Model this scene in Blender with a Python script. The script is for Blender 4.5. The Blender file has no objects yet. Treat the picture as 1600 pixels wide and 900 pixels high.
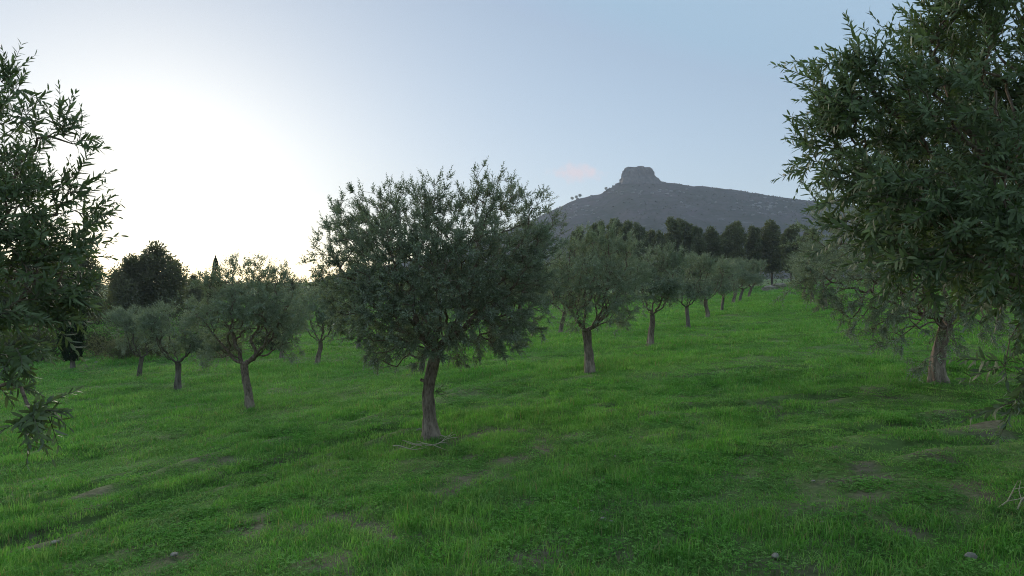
import bpy, math, random
import numpy as np
from mathutils import Vector

SC = bpy.context.scene
COL = SC.collection
R = math.radians

# ------------------------------------------------------------------ camera
CAM_Z = 2.44
cam_data = bpy.data.cameras.new('camera')
cam = bpy.data.objects.new('camera', cam_data)
COL.objects.link(cam)
cam.location = (0, 0, CAM_Z)
cam.rotation_euler = (R(90 - 1.07), 0, 0)
cam_data.lens = 24.0
cam_data.sensor_width = 36.0
cam_data.clip_start = 0.05
cam_data.clip_end = 20000
SC.camera = cam
SC.render.resolution_x, SC.render.resolution_y = 1024, 576

# ------------------------------------------------------------------ world (dusk sky)
SUN_EL, SUN_AZ = 5.0, -28.0
world = bpy.data.worlds.new('World')
SC.world = world
world.use_nodes = True
nt = world.node_tree
sky = nt.nodes.new('ShaderNodeTexSky')
sky.sky_type = 'NISHITA'
sky.sun_disc = False
sky.sun_elevation = R(SUN_EL)
sky.sun_rotation = R(SUN_AZ)
sky.air_density = 0.6
sky.dust_density = 0.4
sky.ozone_density = 1.0


def wmix(blend, a, b, fac=1.0):
    n = nt.nodes.new('ShaderNodeMix')
    n.data_type = 'RGBA'
    n.blend_type = blend
    n.clamp_result = False
    n.inputs[0].default_value = fac
    for i, v in ((6, a), (7, b)):
        if isinstance(v, tuple):
            n.inputs[i].default_value = v
        else:
            nt.links.new(v, n.inputs[i])
    return n


# the camera's soft shoulder: 0.1 * sky, gamma 0.57, cool white balance
m1 = wmix('MULTIPLY', sky.outputs[0], (.1, .1, .1, 1))
gm = nt.nodes.new('ShaderNodeGamma')
gm.inputs[1].default_value = 0.57
nt.links.new(m1.outputs[2], gm.inputs[0])
m2 = wmix('MULTIPLY', gm.outputs[0], (11.7, 12.5, 13.3, 1))
# the upper sky goes on as the deepest blue in view
m2 = wmix('LIGHTEN', m2.outputs[2], (3.5, 5.1, 6.7, 1))
# one faint pink evening cloud left of the summit
tc = nt.nodes.new('ShaderNodeTexCoord')
cl_dir = Vector(((900 - 800) / 1067, 1, (430 - 272) / 1067)).normalized()
sub = nt.nodes.new('ShaderNodeVectorMath'); sub.operation = 'SUBTRACT'
nt.links.new(tc.outputs['Generated'], sub.inputs[0]); sub.inputs[1].default_value = cl_dir
scl = nt.nodes.new('ShaderNodeVectorMath'); scl.operation = 'MULTIPLY'
nt.links.new(sub.outputs[0], scl.inputs[0]); scl.inputs[1].default_value = (1, 1, 2.6)
ln = nt.nodes.new('ShaderNodeVectorMath'); ln.operation = 'LENGTH'
nt.links.new(scl.outputs[0], ln.inputs[0])
nz = nt.nodes.new('ShaderNodeTexNoise'); nz.inputs['Scale'].default_value = 55; nz.inputs['Detail'].default_value = 3
nt.links.new(tc.outputs['Generated'], nz.inputs['Vector'])
ad = nt.nodes.new('ShaderNodeMath'); ad.operation = 'MULTIPLY_ADD'
nt.links.new(nz.outputs[0], ad.inputs[0]); ad.inputs[1].default_value = -0.075; nt.links.new(ln.outputs['Value'], ad.inputs[2])
mr = nt.nodes.new('ShaderNodeMapRange'); mr.interpolation_type = 'SMOOTHSTEP'
nt.links.new(ad.outputs[0], mr.inputs[0])
mr.inputs[1].default_value = 0.008; mr.inputs[2].default_value = -0.03
mr.inputs[3].default_value = 0.0; mr.inputs[4].default_value = 0.6
m3 = wmix('MIX', m2.outputs[2], (9.2, 7.2, 7.3, 1))
nt.links.new(mr.outputs[0], m3.inputs[0])
bg = nt.nodes['Background']
nt.links.new(m3.outputs[2], bg.inputs[0])
bg.inputs[1].default_value = 0.1

# ------------------------------------------------------------------ sun (low in the haze: wide, soft, strength raised to brighten the grass)
sun_data = bpy.data.lights.new('sun', 'SUN')
sun_data.energy = 5.0
sun_data.angle = R(40)
sun_data.color = (1.0, 0.86, 0.72)
sun = bpy.data.objects.new('sun', sun_data)
COL.objects.link(sun)
az, el = R(SUN_AZ), R(SUN_EL)
to_sun = Vector((math.sin(az) * math.cos(el), math.cos(az) * math.cos(el), math.sin(el)))
sun.rotation_euler = (-to_sun).to_track_quat('-Z', 'Y').to_euler()
sun.location = to_sun * 60

# ------------------------------------------------------------------ exposure, render
vs = SC.view_settings
vs.view_transform = 'Standard'
vs.look = 'None'
vs.gamma = 1.0
vs.exposure = 0.15
vs.use_curve_mapping = False
SC.render.engine = 'CYCLES'
cy = SC.cycles
cy.use_denoising = True
cy.denoiser = 'OPENIMAGEDENOISE'
cy.denoising_input_passes = 'RGB_ALBEDO_NORMAL'
cy.denoising_prefilter = 'NONE'
cy.pixel_filter_type = 'BLACKMAN_HARRIS'
cy.filter_width = 1.05
cy.max_bounces = 9
cy.diffuse_bounces = 8
cy.glossy_bounces = 2
cy.transmission_bounces = 6
cy.volume_bounces = 0
cy.caustics_reflective = False
cy.caustics_refractive = False


# ================================================================== helpers
def tag(o, label=None, cat=None, group=None, kind=None):
    if label: o['label'] = label
    if cat: o['category'] = cat
    if group: o['group'] = group
    if kind: o['kind'] = kind
    return o


def empty(name, loc, rz=0.0):
    o = bpy.data.objects.new(name, None)
    o.empty_display_size = 0.2
    COL.objects.link(o)
    o.location = loc
    o.rotation_euler = (0, 0, rz)
    return o


def link(name, me, parent=None, loc=None):
    o = bpy.data.objects.new(name, me)
    COL.objects.link(o)
    if parent is not None:
        o.parent = parent
    if loc is not None:
        o.location = loc
    return o


class MB:
    """collects vertex / polygon arrays, builds one mesh"""
    def __init__(s):
        s.v, s.f, s.m, s.t, s.n = [], [], [], [], 0

    def add(s, verts, faces, mat=0, tint=None):
        verts = np.asarray(verts, np.float32).reshape(-1, 3)
        faces = np.asarray(faces, np.int64)
        s.v.append(verts)
        s.f.append(faces + s.n)
        s.m.append(np.full(len(faces), mat, np.int32))
        s.t.append(np.zeros(len(verts), np.float32) if tint is None else np.asarray(tint, np.float32))
        s.n += len(verts)

    def build(s, name, mats, smooth=True):
        me = bpy.data.meshes.new(name)
        v = np.concatenate(s.v)
        me.vertices.add(len(v))
        me.vertices.foreach_set('co', v.ravel())
        idx = np.concatenate([f.ravel() for f in s.f])
        lens = np.concatenate([np.full(len(f), f.shape[1], np.int64) for f in s.f])
        me.loops.add(len(idx))
        me.loops.foreach_set('vertex_index', idx.astype(np.int32))
        me.polygons.add(len(lens))
        st = np.concatenate([[0], np.cumsum(lens)[:-1]])
        me.polygons.foreach_set('loop_start', st.astype(np.int32))
        me.polygons.foreach_set('material_index', np.concatenate(s.m))
        me.polygons.foreach_set('use_smooth', np.full(len(lens), smooth, bool))
        a = me.attributes.new('tint', 'FLOAT', 'POINT')
        a.data.foreach_set('value', np.concatenate(s.t))
        for m in (mats if isinstance(mats, (list, tuple)) else [mats]):
            me.materials.append(m)
        me.update(calc_edges=True)
        me.validate()
        return me


# ---- value noise
_rs = np.random.RandomState(7)
_TAB = _rs.rand(256, 256)


def vn(x, y, o=0):
    x = np.asarray(x, float) + 1000.37 + o * 17.31
    y = np.asarray(y, float) + 1000.91 + o * 9.73
    xi, yi = np.floor(x).astype(int), np.floor(y).astype(int)
    fx, fy = x - xi, y - yi
    fx, fy = fx * fx * (3 - 2 * fx), fy * fy * (3 - 2 * fy)
    a = _TAB[xi % 256, yi % 256]; b = _TAB[(xi + 1) % 256, yi % 256]
    c = _TAB[xi % 256, (yi + 1) % 256]; d = _TAB[(xi + 1) % 256, (yi + 1) % 256]
    return (a * (1 - fx) + b * fx) * (1 - fy) + (c * (1 - fx) + d * fx) * fy - 0.5


def fbm(x, y, n=4, o=0):
    s, a = 0, 1.0
    for k in range(n):
        s = s + a * vn(x * 2 ** k, y * 2 ** k, o + k)
        a *= 0.5
    return s


def sstep(a, b, x):
    t = np.clip((np.asarray(x, float) - a) / (b - a), 0, 1)
    return t * t * (3 - 2 * t)


# ---- ground height: the meadow leans up to the right; shallow furrows run with the rows
def ground_base(x, y):
    x = np.asarray(x, float); y = np.asarray(y, float)
    s = (x + 1.17) - 0.422 * (y - 10)
    left = -0.94 - 1.35 * (1 - np.exp(np.minimum(s + 10, 0) / 17.0))
    right = 1.88 + 2.6 * (1 - np.exp(-np.maximum(s - 20, 0) / 28.0))
    f = np.where(s < -10, left, np.where(s > 20, right, 0.094 * s))
    r = np.hypot(x, y)
    far = sstep(140, 420, r)
    fall = .0125 * np.maximum(r - 230, 0) * sstep(60, -380, x)
    return f * (1 - far) + (-1.2) * far - fall


# worn wheel grooves and dips: polylines on the meadow (x, y)
TRACKS = [[(-6.6, 7.6), (-5.9, 8.2), (-5.0, 10.0), (-4.2, 11.3), (-3.5, 12.1), (-2.1, 14.2), (-.6, 16.6)],
          [(-5.4, 6.2), (-4.5, 7.3), (-3.9, 8.4), (-2.9, 9.9), (-1.9, 11.6)],
          [(3.0, 8.0), (4.1, 7.9), (5.4, 8.2), (6.6, 8.1)], [(3.6, 7.0), (4.7, 7.2), (5.9, 7.1)], [(3.9, 14.2), (5.2, 14.4), (6.0, 14.1)],
          [(2.6, 10.4), (3.9, 10.2), (5.2, 10.5)], [(1.3, 11.4), (2.2, 11.3)], [(-9.5, 12.4), (-8.2, 14.0), (-6.8, 16.8)]]


def track_dist(x, y):
    x = np.asarray(x, float); y = np.asarray(y, float)
    best = np.full(np.broadcast(x, y).shape, 9.0)
    wx = x + .16 * vn(x * 1.3, y * 1.3, 92); wy = y + .16 * vn(x * 1.3, y * 1.3, 93)
    for tr_ in TRACKS:
        for (ax, ay), (bx, by) in zip(tr_[:-1], tr_[1:]):
            dx, dy = bx - ax, by - ay
            h = np.clip(((wx - ax) * dx + (wy - ay) * dy) / (dx * dx + dy * dy), 0, 1)
            best = np.minimum(best, np.hypot(wx - ax - h * dx, wy - ay - h * dy))
    return best + .14 * np.maximum(vn(x * .9, y * .9, 94), 0)


def ground(x, y):
    x = np.asarray(x, float); y = np.asarray(y, float)
    r = np.hypot(x, y)
    near = 1 - sstep(45, 110, r)
    u = x * 0.52 + y * 0.854
    v = x * 0.854 - y * 0.52
    fur = vn(u * 0.16, v * 0.95, 3) * 0.13 + vn(u * 0.35, v * 1.9, 5) * 0.05
    wl = 1 - sstep(-1, 5, x - 0.1 * y)
    cross = vn(x * 0.3, y * 1.15, 8) * 0.1
    lump = vn(x * 1.3, y * 1.3, 11) * 0.045 + vn(x * 3.1, y * 3.1, 12) * 0.035
    td = track_dist(x, y)
    lump = lump - .17 * np.exp(-(td / .17) ** 2) + .06 * np.exp(-((td - .38) / .16) ** 2)
    return ground_base(x, y) + near * (fur * wl + cross * (1 - wl) + lump) + 0.5 * fbm(x * .03, y * .03, 2, 20) * sstep(60, 140, r)


F = 1067.0


def ray(px, py):
    """direction of a photograph pixel (1600 x 900), y component 1"""
    a = R(1.07)
    dx, dy, dz = (px - 800) / F, 1.0, -(py - 450) / F
    c, s = math.cos(a), math.sin(a)
    y2, z2 = dy * c + dz * s, -dy * s + dz * c
    return np.array([dx / y2, 1.0, z2 / y2])


def at(px, py):
    """where the ray of a pixel meets the meadow"""
    d = ray(px, py)
    t = np.concatenate([np.arange(3, 40, .05), np.arange(40, 200, .2)])
    z = CAM_Z + d[2] * t
    g = ground_base(d[0] * t, t)
    k = np.argmax(z < g) if (z < g).any() else len(t) - 1
    x, y = d[0] * t[k], t[k]
    return Vector((x, y, float(ground(x, y))))


def ontop(x, y, dz=0.0):
    return Vector((x, y, float(ground(x, y)) + dz))


# ================================================================== materials
def newmat(name):
    m = bpy.data.materials.new(name)
    m.use_nodes = True
    m.node_tree.nodes.clear()
    return m, m.node_tree


class NT:
    def __init__(s, tree): s.t = tree

    def n(s, typ, **kw):
        nd = s.t.nodes.new(typ)
        for k, v in kw.items(): setattr(nd, k, v)
        return nd

    def l(s, a, b): s.t.links.new(a, b)

    def mix(s, fac, a, b, blend='MIX'):
        nd = s.n('ShaderNodeMix', data_type='RGBA', blend_type=blend)
        for i, v in ((0, fac), (6, a), (7, b)):
            if isinstance(v, (int, float)): nd.inputs[i].default_value = v
            elif isinstance(v, tuple): nd.inputs[i].default_value = (*v, 1) if len(v) == 3 else v
            else: s.l(v, nd.inputs[i])
        return nd.outputs[2]

    def noise(s, scale, detail=3, rough=.55, vec=None):
        nd = s.n('ShaderNodeTexNoise')
        nd.inputs['Scale'].default_value = scale
        nd.inputs['Detail'].default_value = detail
        nd.inputs['Roughness'].default_value = rough
        if vec is not None: s.l(vec, nd.inputs['Vector'])
        return nd.outputs[0]

    def remap(s, v, a, b, c=0., d=1.):
        nd = s.n('ShaderNodeMapRange')
        s.l(v, nd.inputs[0])
        for i, q in enumerate((a, b, c, d)): nd.inputs[i + 1].default_value = q
        return nd.outputs[0]

    def math(s, op, a, b=0.):
        nd = s.n('ShaderNodeMath', operation=op)
        for i, v in enumerate((a, b)):
            if isinstance(v, (int, float)): nd.inputs[i].default_value = v
            else: s.l(v, nd.inputs[i])
        return nd.outputs[0]


def leaf_material(name, top, top2, back, transl=0.25, rough=0.55, spec=0.3, objvar=0.25):
    m, t = newmat(name)
    q = NT(t)
    geo = q.n('ShaderNodeNewGeometry')
    at_ = q.n('ShaderNodeAttribute', attribute_name='tint')
    oi = q.n('ShaderNodeObjectInfo')
    fac = q.math('ADD', q.math('MULTIPLY', at_.outputs['Fac'], 1 - objvar), q.math('MULTIPLY', oi.outputs['Random'], objvar))
    c = q.mix(fac, top, top2)
    col = q.mix(q.math('MULTIPLY', geo.outputs['Backfacing'], 0.8), c, back)
    p = q.n('ShaderNodeBsdfPrincipled')
    q.l(col, p.inputs['Base Color'])
    p.inputs['Roughness'].default_value = rough
    p.inputs['Specular IOR Level'].default_value = spec
    tr = q.n('ShaderNodeBsdfTranslucent')
    q.l(q.mix(1.0, c, (1.1, 1.35, .6), 'MULTIPLY'), tr.inputs[0])
    mx = q.n('ShaderNodeMixShader')
    mx.inputs[0].default_value = transl
    q.l(p.outputs[0], mx.inputs[1]); q.l(tr.outputs[0], mx.inputs[2])
    out = q.n('ShaderNodeOutputMaterial')
    q.l(mx.outputs[0], out.inputs[0])
    return m


def bark_material(name, low, high, z0=0.5, z1=1.4, dark=.35, bump=1.0, scale=7):
    m, t = newmat(name)
    q = NT(t)
    tc_ = q.n('ShaderNodeTexCoord')
    mp = q.n('ShaderNodeMapping'); mp.inputs['Scale'].default_value = (1, 1, .32)
    q.l(tc_.outputs['Object'], mp.inputs[0])
    n1 = q.noise(scale, 5, .65, mp.outputs[0])
    n2 = q.noise(scale * 4.5, 4, .6, mp.outputs[0])
    n3 = q.noise(2.2, 2, .5, tc_.outputs['Object'])
    sep = q.n('ShaderNodeSeparateXYZ'); q.l(tc_.outputs['Object'], sep.inputs[0])
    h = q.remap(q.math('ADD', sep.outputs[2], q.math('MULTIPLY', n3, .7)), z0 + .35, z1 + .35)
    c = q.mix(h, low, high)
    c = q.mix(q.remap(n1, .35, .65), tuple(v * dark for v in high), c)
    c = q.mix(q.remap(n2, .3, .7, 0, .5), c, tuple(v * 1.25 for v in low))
    p = q.n('ShaderNodeBsdfPrincipled')
    q.l(c, p.inputs['Base Color'])
    p.inputs['Roughness'].default_value = .9
    p.inputs['Specular IOR Level'].default_value = .15
    b = q.n('ShaderNodeBump'); b.inputs['Strength'].default_value = bump; b.inputs['Distance'].default_value = .02
    q.l(q.math('ADD', n1, q.math('MULTIPLY', n2, .4)), b.inputs['Height'])
    q.l(b.outputs[0], p.inputs['Normal'])
    out = q.n('ShaderNodeOutputMaterial')
    q.l(p.outputs[0], out.inputs[0])
    return m


def stone_material(name, a, b, scale=9, bump=.5):
    m, t = newmat(name)
    q = NT(t)
    tc_ = q.n('ShaderNodeTexCoord')
    n1 = q.noise(scale, 5, .6, tc_.outputs['Object'])
    c = q.mix(q.remap(n1, .3, .7), a, b)
    p = q.n('ShaderNodeBsdfPrincipled')
    q.l(c, p.inputs['Base Color'])
    p.inputs['Roughness'].default_value = .95
    bb = q.n('ShaderNodeBump'); bb.inputs['Strength'].default_value = bump; bb.inputs['Distance'].default_value = .02
    q.l(n1, bb.inputs['Height']); q.l(bb.outputs[0], p.inputs['Normal'])
    out = q.n('ShaderNodeOutputMaterial'); q.l(p.outputs[0], out.inputs[0])
    return m


M_LEAF = leaf_material('olive_leaf', (.085, .105, .064), (.325, .35, .255), (.38, .395, .33))
M_LEAF_NEAR = leaf_material('olive_leaf_dark', (.045, .072, .03), (.175, .22, .105), (.18, .21, .14))  # darker, greener leaf tone for the two close olives and the sprout
M_EUC = leaf_material('eucalyptus_leaf', (.115, .13, .07), (.2, .195, .11), (.17, .18, .11), spec=.3, objvar=.5)
M_DARK = leaf_material('evergreen_leaf', (.12, .115, .075), (.21, .19, .125), (.19, .18, .125), spec=.25, objvar=.4, transl=.4)
M_WOOD = leaf_material('wood_leaf', (.07, .075, .045), (.125, .12, .075), (.11, .11, .07), spec=.2, transl=.15)
M_CYP = leaf_material('cypress_leaf', (.014, .026, .012), (.026, .04, .016), (.03, .04, .02), spec=.2)
M_SCRUB = leaf_material('scrub_leaf', (.05, .055, .03), (.09, .085, .05), (.09, .09, .06), spec=.2)
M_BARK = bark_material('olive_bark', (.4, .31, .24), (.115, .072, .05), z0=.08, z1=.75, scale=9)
M_BARK_FAR = bark_material('grey_bark', (.23, .19, .155), (.11, .08, .06), scale=5)
M_TWIG = bark_material('olive_twig', (.14, .13, .09), (.14, .13, .09), scale=20, bump=.2)
M_PETAL = stone_material('petal', (.7, .7, .62), (.75, .74, .66), 5, 0)
M_DRY = stone_material('dry_wood', (.55, .47, .34), (.4, .33, .22), 20, .2)
M_STONE = stone_material('field_stone', (.36, .32, .26), (.17, .14, .11), 30)
M_STONE2 = stone_material('earthy_rock', (.36, .3, .23), (.16, .13, .1), 2.5)


# ================================================================== tubes
def tube(mb, pts, rad, sides, mat=0, ref=None, cap=False, wob=None):
    pts = np.asarray(pts, float); rad = np.asarray(rad, float)
    n = len(pts)
    t = np.gradient(pts, axis=0)
    t /= np.linalg.norm(t, axis=1)[:, None] + 1e-9
    ref = np.array([0.31, 0.95, 0.05]) if ref is None else ref
    a = np.cross(t, ref); la = np.linalg.norm(a, axis=1)
    bad = la < 0.15
    if bad.any():
        a[bad] = np.cross(t[bad], np.array([1.0, 0, 0.1]))
        la = np.linalg.norm(a, axis=1)
    a /= la[:, None] + 1e-9
    b = np.cross(t, a)
    ang = np.arange(sides) * 2 * math.pi / sides
    rr = rad[:, None] * (np.ones((n, sides)) if wob is None else wob)
    v = pts[:, None, :] + rr[:, :, None] * (np.cos(ang)[None, :, None] * a[:, None, :] + np.sin(ang)[None, :, None] * b[:, None, :])
    i = np.arange(n - 1)[:, None] * sides; j = np.arange(sides)[None, :]; j2 = (j + 1) % sides
    f = np.stack([i + j, i + j2, i + sides + j2, i + sides + j], -1).reshape(-1, 4)
    mb.add(v.reshape(-1, 3), f[:, ::-1], mat)
    if cap:
        c0 = mb.n - sides
        mb.v.append(np.array([pts[-1] + t[-1] * rad[-1] * .4], np.float32)); mb.t.append(np.zeros(1, np.float32)); mb.n += 1
        mb.f.append(np.array([[c0 + k, c0 + (k + 1) % sides, mb.n - 1] for k in range(sides)], np.int64)); mb.m.append(np.full(sides, mat, np.int32))


def bez(p0, c, p1, n):
    t = np.linspace(0, 1, n + 1)[1:, None]
    return (1 - t) ** 2 * p0 + 2 * t * (1 - t) * c + t * t * p1


def unit(v):
    v = np.asarray(v, float)
    return v / (np.linalg.norm(v, axis=-1, keepdims=True) + 1e-9)


# ================================================================== skeleton growth
class Skel:
    def __init__(s, cap=60000):
        s.P = np.zeros((cap, 3)); s.par = np.full(cap, -1, int); s.path = np.zeros(cap); s.n = 0

    def push(s, p, par):
        i = s.n; s.P[i] = p; s.par[i] = par
        s.path[i] = 0 if par < 0 else s.path[par] + np.linalg.norm(p - s.P[par])
        s.n += 1
        return i

    def chain(s, pts, par):
        for p in pts: par = s.push(p, par)
        return par

    def dirn(s, i):
        p = s.par[i]
        return np.array([0, 0, 1.0]) if p < 0 else unit(s.P[i] - s.P[p])


def grow(rng, trunk, limbs, tips, step=.11, bf=.28, jit=.012, split=0):
    """trunk polyline, limb target points, tips to be reached; returns skeleton, index of first crown node, tip nodes"""
    sk = Skel(len(trunk) + 40 * len(limbs) + 12 * len(tips) + 1000)
    e = sk.chain(trunk, -1)
    n_tr = sk.n
    for k, L in enumerate(limbs):
        st = e - (k % (split + 1)) * 1 if split else e
        p0 = sk.P[st]; d = np.linalg.norm(L - p0)
        out = unit(np.array([L[0] - p0[0], L[1] - p0[1], 0.0]))
        c = p0 + out * d * rng.uniform(.28, .42) + np.array([0, 0, d * rng.uniform(.1, .3)])
        m = max(3, int(d / step))
        pts = bez(p0, c, L, m) + rng.normal(0, jit * 1.6, (m, 3))
        sk.chain(pts, st)
    top = sk.P[e]
    tips = tips[np.argsort(np.linalg.norm(tips - top, axis=1))]
    ends = np.zeros(len(tips), int)
    a0 = max(0, n_tr - 2)
    for k, T in enumerate(tips):
        d = np.linalg.norm(sk.P[a0:sk.n] - T, axis=1)
        i = a0 + int(np.argmin(d + bf * sk.path[a0:sk.n]))
        p0 = sk.P[i]; L = np.linalg.norm(T - p0)
        m = max(2, int(L / step))
        c = p0 + sk.dirn(i) * L * .22 + (T - p0) * .25 + np.array([0, 0, .05 * L])
        pts = bez(p0, c, T, m)
        if m > 2: pts[:-1] += rng.normal(0, jit, (m - 1, 3))
        ends[k] = sk.chain(pts, i)
    return sk, n_tr, ends


def radii(sk, r_tip, power=2.25):
    acc = np.zeros(sk.n)
    has = np.zeros(sk.n, bool)
    for i in range(sk.n - 1, -1, -1):
        if not has[i]: acc[i] = r_tip ** power
        p = sk.par[i]
        if p >= 0: acc[p] += acc[i]; has[p] = True
    return acc ** (1 / power)


def branch_mesh(mb, sk, rad, n_tr, rmin=0.0, mat=0):
    big = np.full(sk.n, -1, int)
    for i in range(sk.n):
        p = sk.par[i]
        if p >= 0 and (big[p] < 0 or rad[i] > rad[big[p]]): big[p] = i
    for i in range(n_tr, sk.n):
        p = sk.par[i]
        if p >= n_tr and big[p] == i: continue
        ch = [p, i]
        while big[ch[-1]] >= 0: ch.append(big[ch[-1]])
        r = rad[ch].copy(); r[0] = min(r[0], r[1] * 1.25)
        if r[1] < rmin: continue
        if len(ch) > 4: r[-1] = r[-1] * .7
        sides = 9 if r[1] > .03 else (6 if r[1] > .012 else 4 if r[1] > .006 else 3)
        tube(mb, sk.P[ch], r, sides, mat)


def leaves(mb, rng, base, d, nrm, L, W, mat=0, tint=None, detail=0, bend=.12):
    """add leaf blades; all inputs arrays of n"""
    n = len(base)
    if n == 0: return
    w = unit(np.cross(d, nrm)); nrm = unit(np.cross(w, d))
    L = L[:, None]; W = W[:, None]
    ti = rng.rand(n) if tint is None else tint
    if detail == 0:
        v = np.stack([base, base + d * L * .48 + w * W * .5 + nrm * L * .04, base + d * L - nrm * L * bend,
                      base + d * L * .48 - w * W * .5 + nrm * L * .04], 1)
        f = np.arange(n)[:, None] * 4 + np.arange(4)[None]
        mb.add(v.reshape(-1, 3), f, mat, np.repeat(ti, 4))
    else:
        v = np.stack([base, base + d * L * .3 + w * W * .46 + nrm * L * .03, base + d * L * .3 - w * W * .46 + nrm * L * .03,
                      base + d * L * .68 + w * W * .42 - nrm * L * bend * .3, base + d * L * .68 - w * W * .42 - nrm * L * bend * .3,
                      base + d * L - nrm * L * bend], 1)
        o = np.arange(n)[:, None] * 6
        mb.add(v.reshape(-1, 3), np.concatenate([o + np.array([[0, 1, 2]]), o + np.array([[3, 5, 4]])]), mat, np.repeat(ti, 6))
        n0 = mb.n - n * 6
        mb.f.append(o + n0 + np.array([[1, 3, 4, 2]])); mb.m.append(np.full(n, mat, np.int32))


def shoot_leaves(rng, P, D, B, L, spacing, leafL, leafW, size=None):
    """leaf arrays for many shoots: position P, direction D, bend B, length L"""
    K = max(2, int(L.max() / spacing))
    t = (np.arange(K)[None, :] + .6) * spacing / L[:, None]
    ok = t < 1.0
    sh, kk = np.nonzero(ok)
    tt = t[ok]
    pos = P[sh] + (D[sh] * tt[:, None] + .5 * B[sh] * tt[:, None] ** 2) * L[sh][:, None]
    T = unit(D[sh] + B[sh] * tt[:, None])
    a = unit(np.cross(T, np.array([.13, .21, .97]) + rng.normal(0, .05, (len(P), 3))[sh]))
    b = np.cross(T, a)
    ph = (kk % 2) * (math.pi / 2) + rng.rand(len(P))[sh] * 6.28 + rng.normal(0, .3, len(sh))
    side = np.cos(ph)[:, None] * a + np.sin(ph)[:, None] * b
    ang = np.clip(1.0 - .55 * tt + rng.normal(0, .16, len(sh)), .2, 1.35)
    outp, outd, outn, outl, outs = [], [], [], [], []
    for sg in (1, -1):
        an = ang + rng.normal(0, .1, len(sh))
        d = unit(np.cos(an)[:, None] * T + sg * np.sin(an)[:, None] * side + rng.normal(0, .07, (len(sh), 3)))
        d[:, 2] -= .08; d = unit(d)
        nn = unit(T - (T * d).sum(1)[:, None] * d + np.array([0, 0, .35]) + rng.normal(0, .2, (len(sh), 3)))
        outp.append(pos); outd.append(d); outn.append(nn); outs.append(sh)
        outl.append((.62 + .38 * np.sin(np.clip(tt * 1.15 + .15, 0, 1) * math.pi)) * rng.uniform(.8, 1.15, len(sh)))
    p, d, n_, l, s = map(np.concatenate, (outp, outd, outn, outl, outs))
    keep = rng.rand(len(p)) > .07
    p, d, n_, l, s = p[keep], d[keep], n_[keep], l[keep], s[keep]
    LL = l * leafL * (1 if size is None else size[s])
    return p, d, n_, LL, LL * leafW, s


def trunk_mesh(rng, path, rad, name, mat, flare=1.6, sides=26, gn=.26):
    path = np.asarray(path, float)
    n = len(path)
    mb = MB()
    h = path[:, 2] - path[0, 2]
    r = np.asarray(rad) * (1 + (flare - 1) * np.exp(-np.maximum(h, 0) / .13))
    ang = np.arange(sides) * 2 * math.pi / sides
    ph = rng.rand(4) * 6
    wob = 1 + gn * (np.sin(3 * ang + ph[0])[None] * np.sin(h * 3.1 + ph[1])[:, None] * .8 + np.sin(5 * ang[None] + 2.2 * h[:, None] + ph[2]) * .45
                    + .9 * vn(ang[None] * 2.2, h[:, None] * 6, 5) + .7 * vn(ang[None] * 5, h[:, None] * 13, 6)) + \
        .28 * np.exp(-np.maximum(h, 0) / .1)[:, None] * np.sin(4 * ang + ph[3])[None]
    tube(mb, path, r, sides, 0, wob=wob)
    return mb.build(name, mat)


def smooth_path(pts, n):
    pts = np.asarray(pts, float)
    m = len(pts)
    t = np.linspace(0, m - 1, n)
    out = np.zeros((n, 3))
    ext = np.vstack([2 * pts[0] - pts[1], pts, 2 * pts[-1] - pts[-2]])
    for k, q in enumerate(t):
        i = min(int(q), m - 2); u = q - i
        p0, p1, p2, p3 = ext[i:i + 4]
        out[k] = .5 * (2 * p1 + (p2 - p0) * u + (2 * p0 - 5 * p1 + 4 * p2 - p3) * u * u + (3 * p1 - p0 - 3 * p2 + p3) * u ** 3)
    return out


def crown_points(rng, n, c, r_h, up, dn, clusters=None, frac=.65, shell=2.3, csig=.42, lob=.22):
    """points in an uneven crown; clusters = list of (x, y, z, radius)"""
    na = n if clusters is None else int(n * (1 - frac))
    d = unit(rng.normal(0, 1, (na * 2, 3)))
    rr = rng.rand(na * 2) ** (1 / shell)
    azm = np.arctan2(d[:, 1], d[:, 0])
    w = 1 + lob * (np.sin(3 * azm + 2.1 * d[:, 2] * 2) * .6 + 1.6 * vn(azm * 1.4, d[:, 2] * 2.4, 31))
    p = d * (rr * w)[:, None] * np.array([r_h, r_h, 1.0])
    p[:, 2] *= np.where(p[:, 2] > 0, up, dn)
    p = (p + c)[:na]
    if clusters is None: return p
    cl = np.array(clusters, float)
    wts = cl[:, 3] ** 2.2; wts /= wts.sum()
    k = rng.choice(len(cl), n - na, p=wts)
    q = unit(rng.normal(0, 1, (n - na, 3))) * (rng.rand(n - na) ** (1 / 2.0))[:, None] * cl[k, 3][:, None]
    return np.vstack([p, cl[k, :3] + q])


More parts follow.
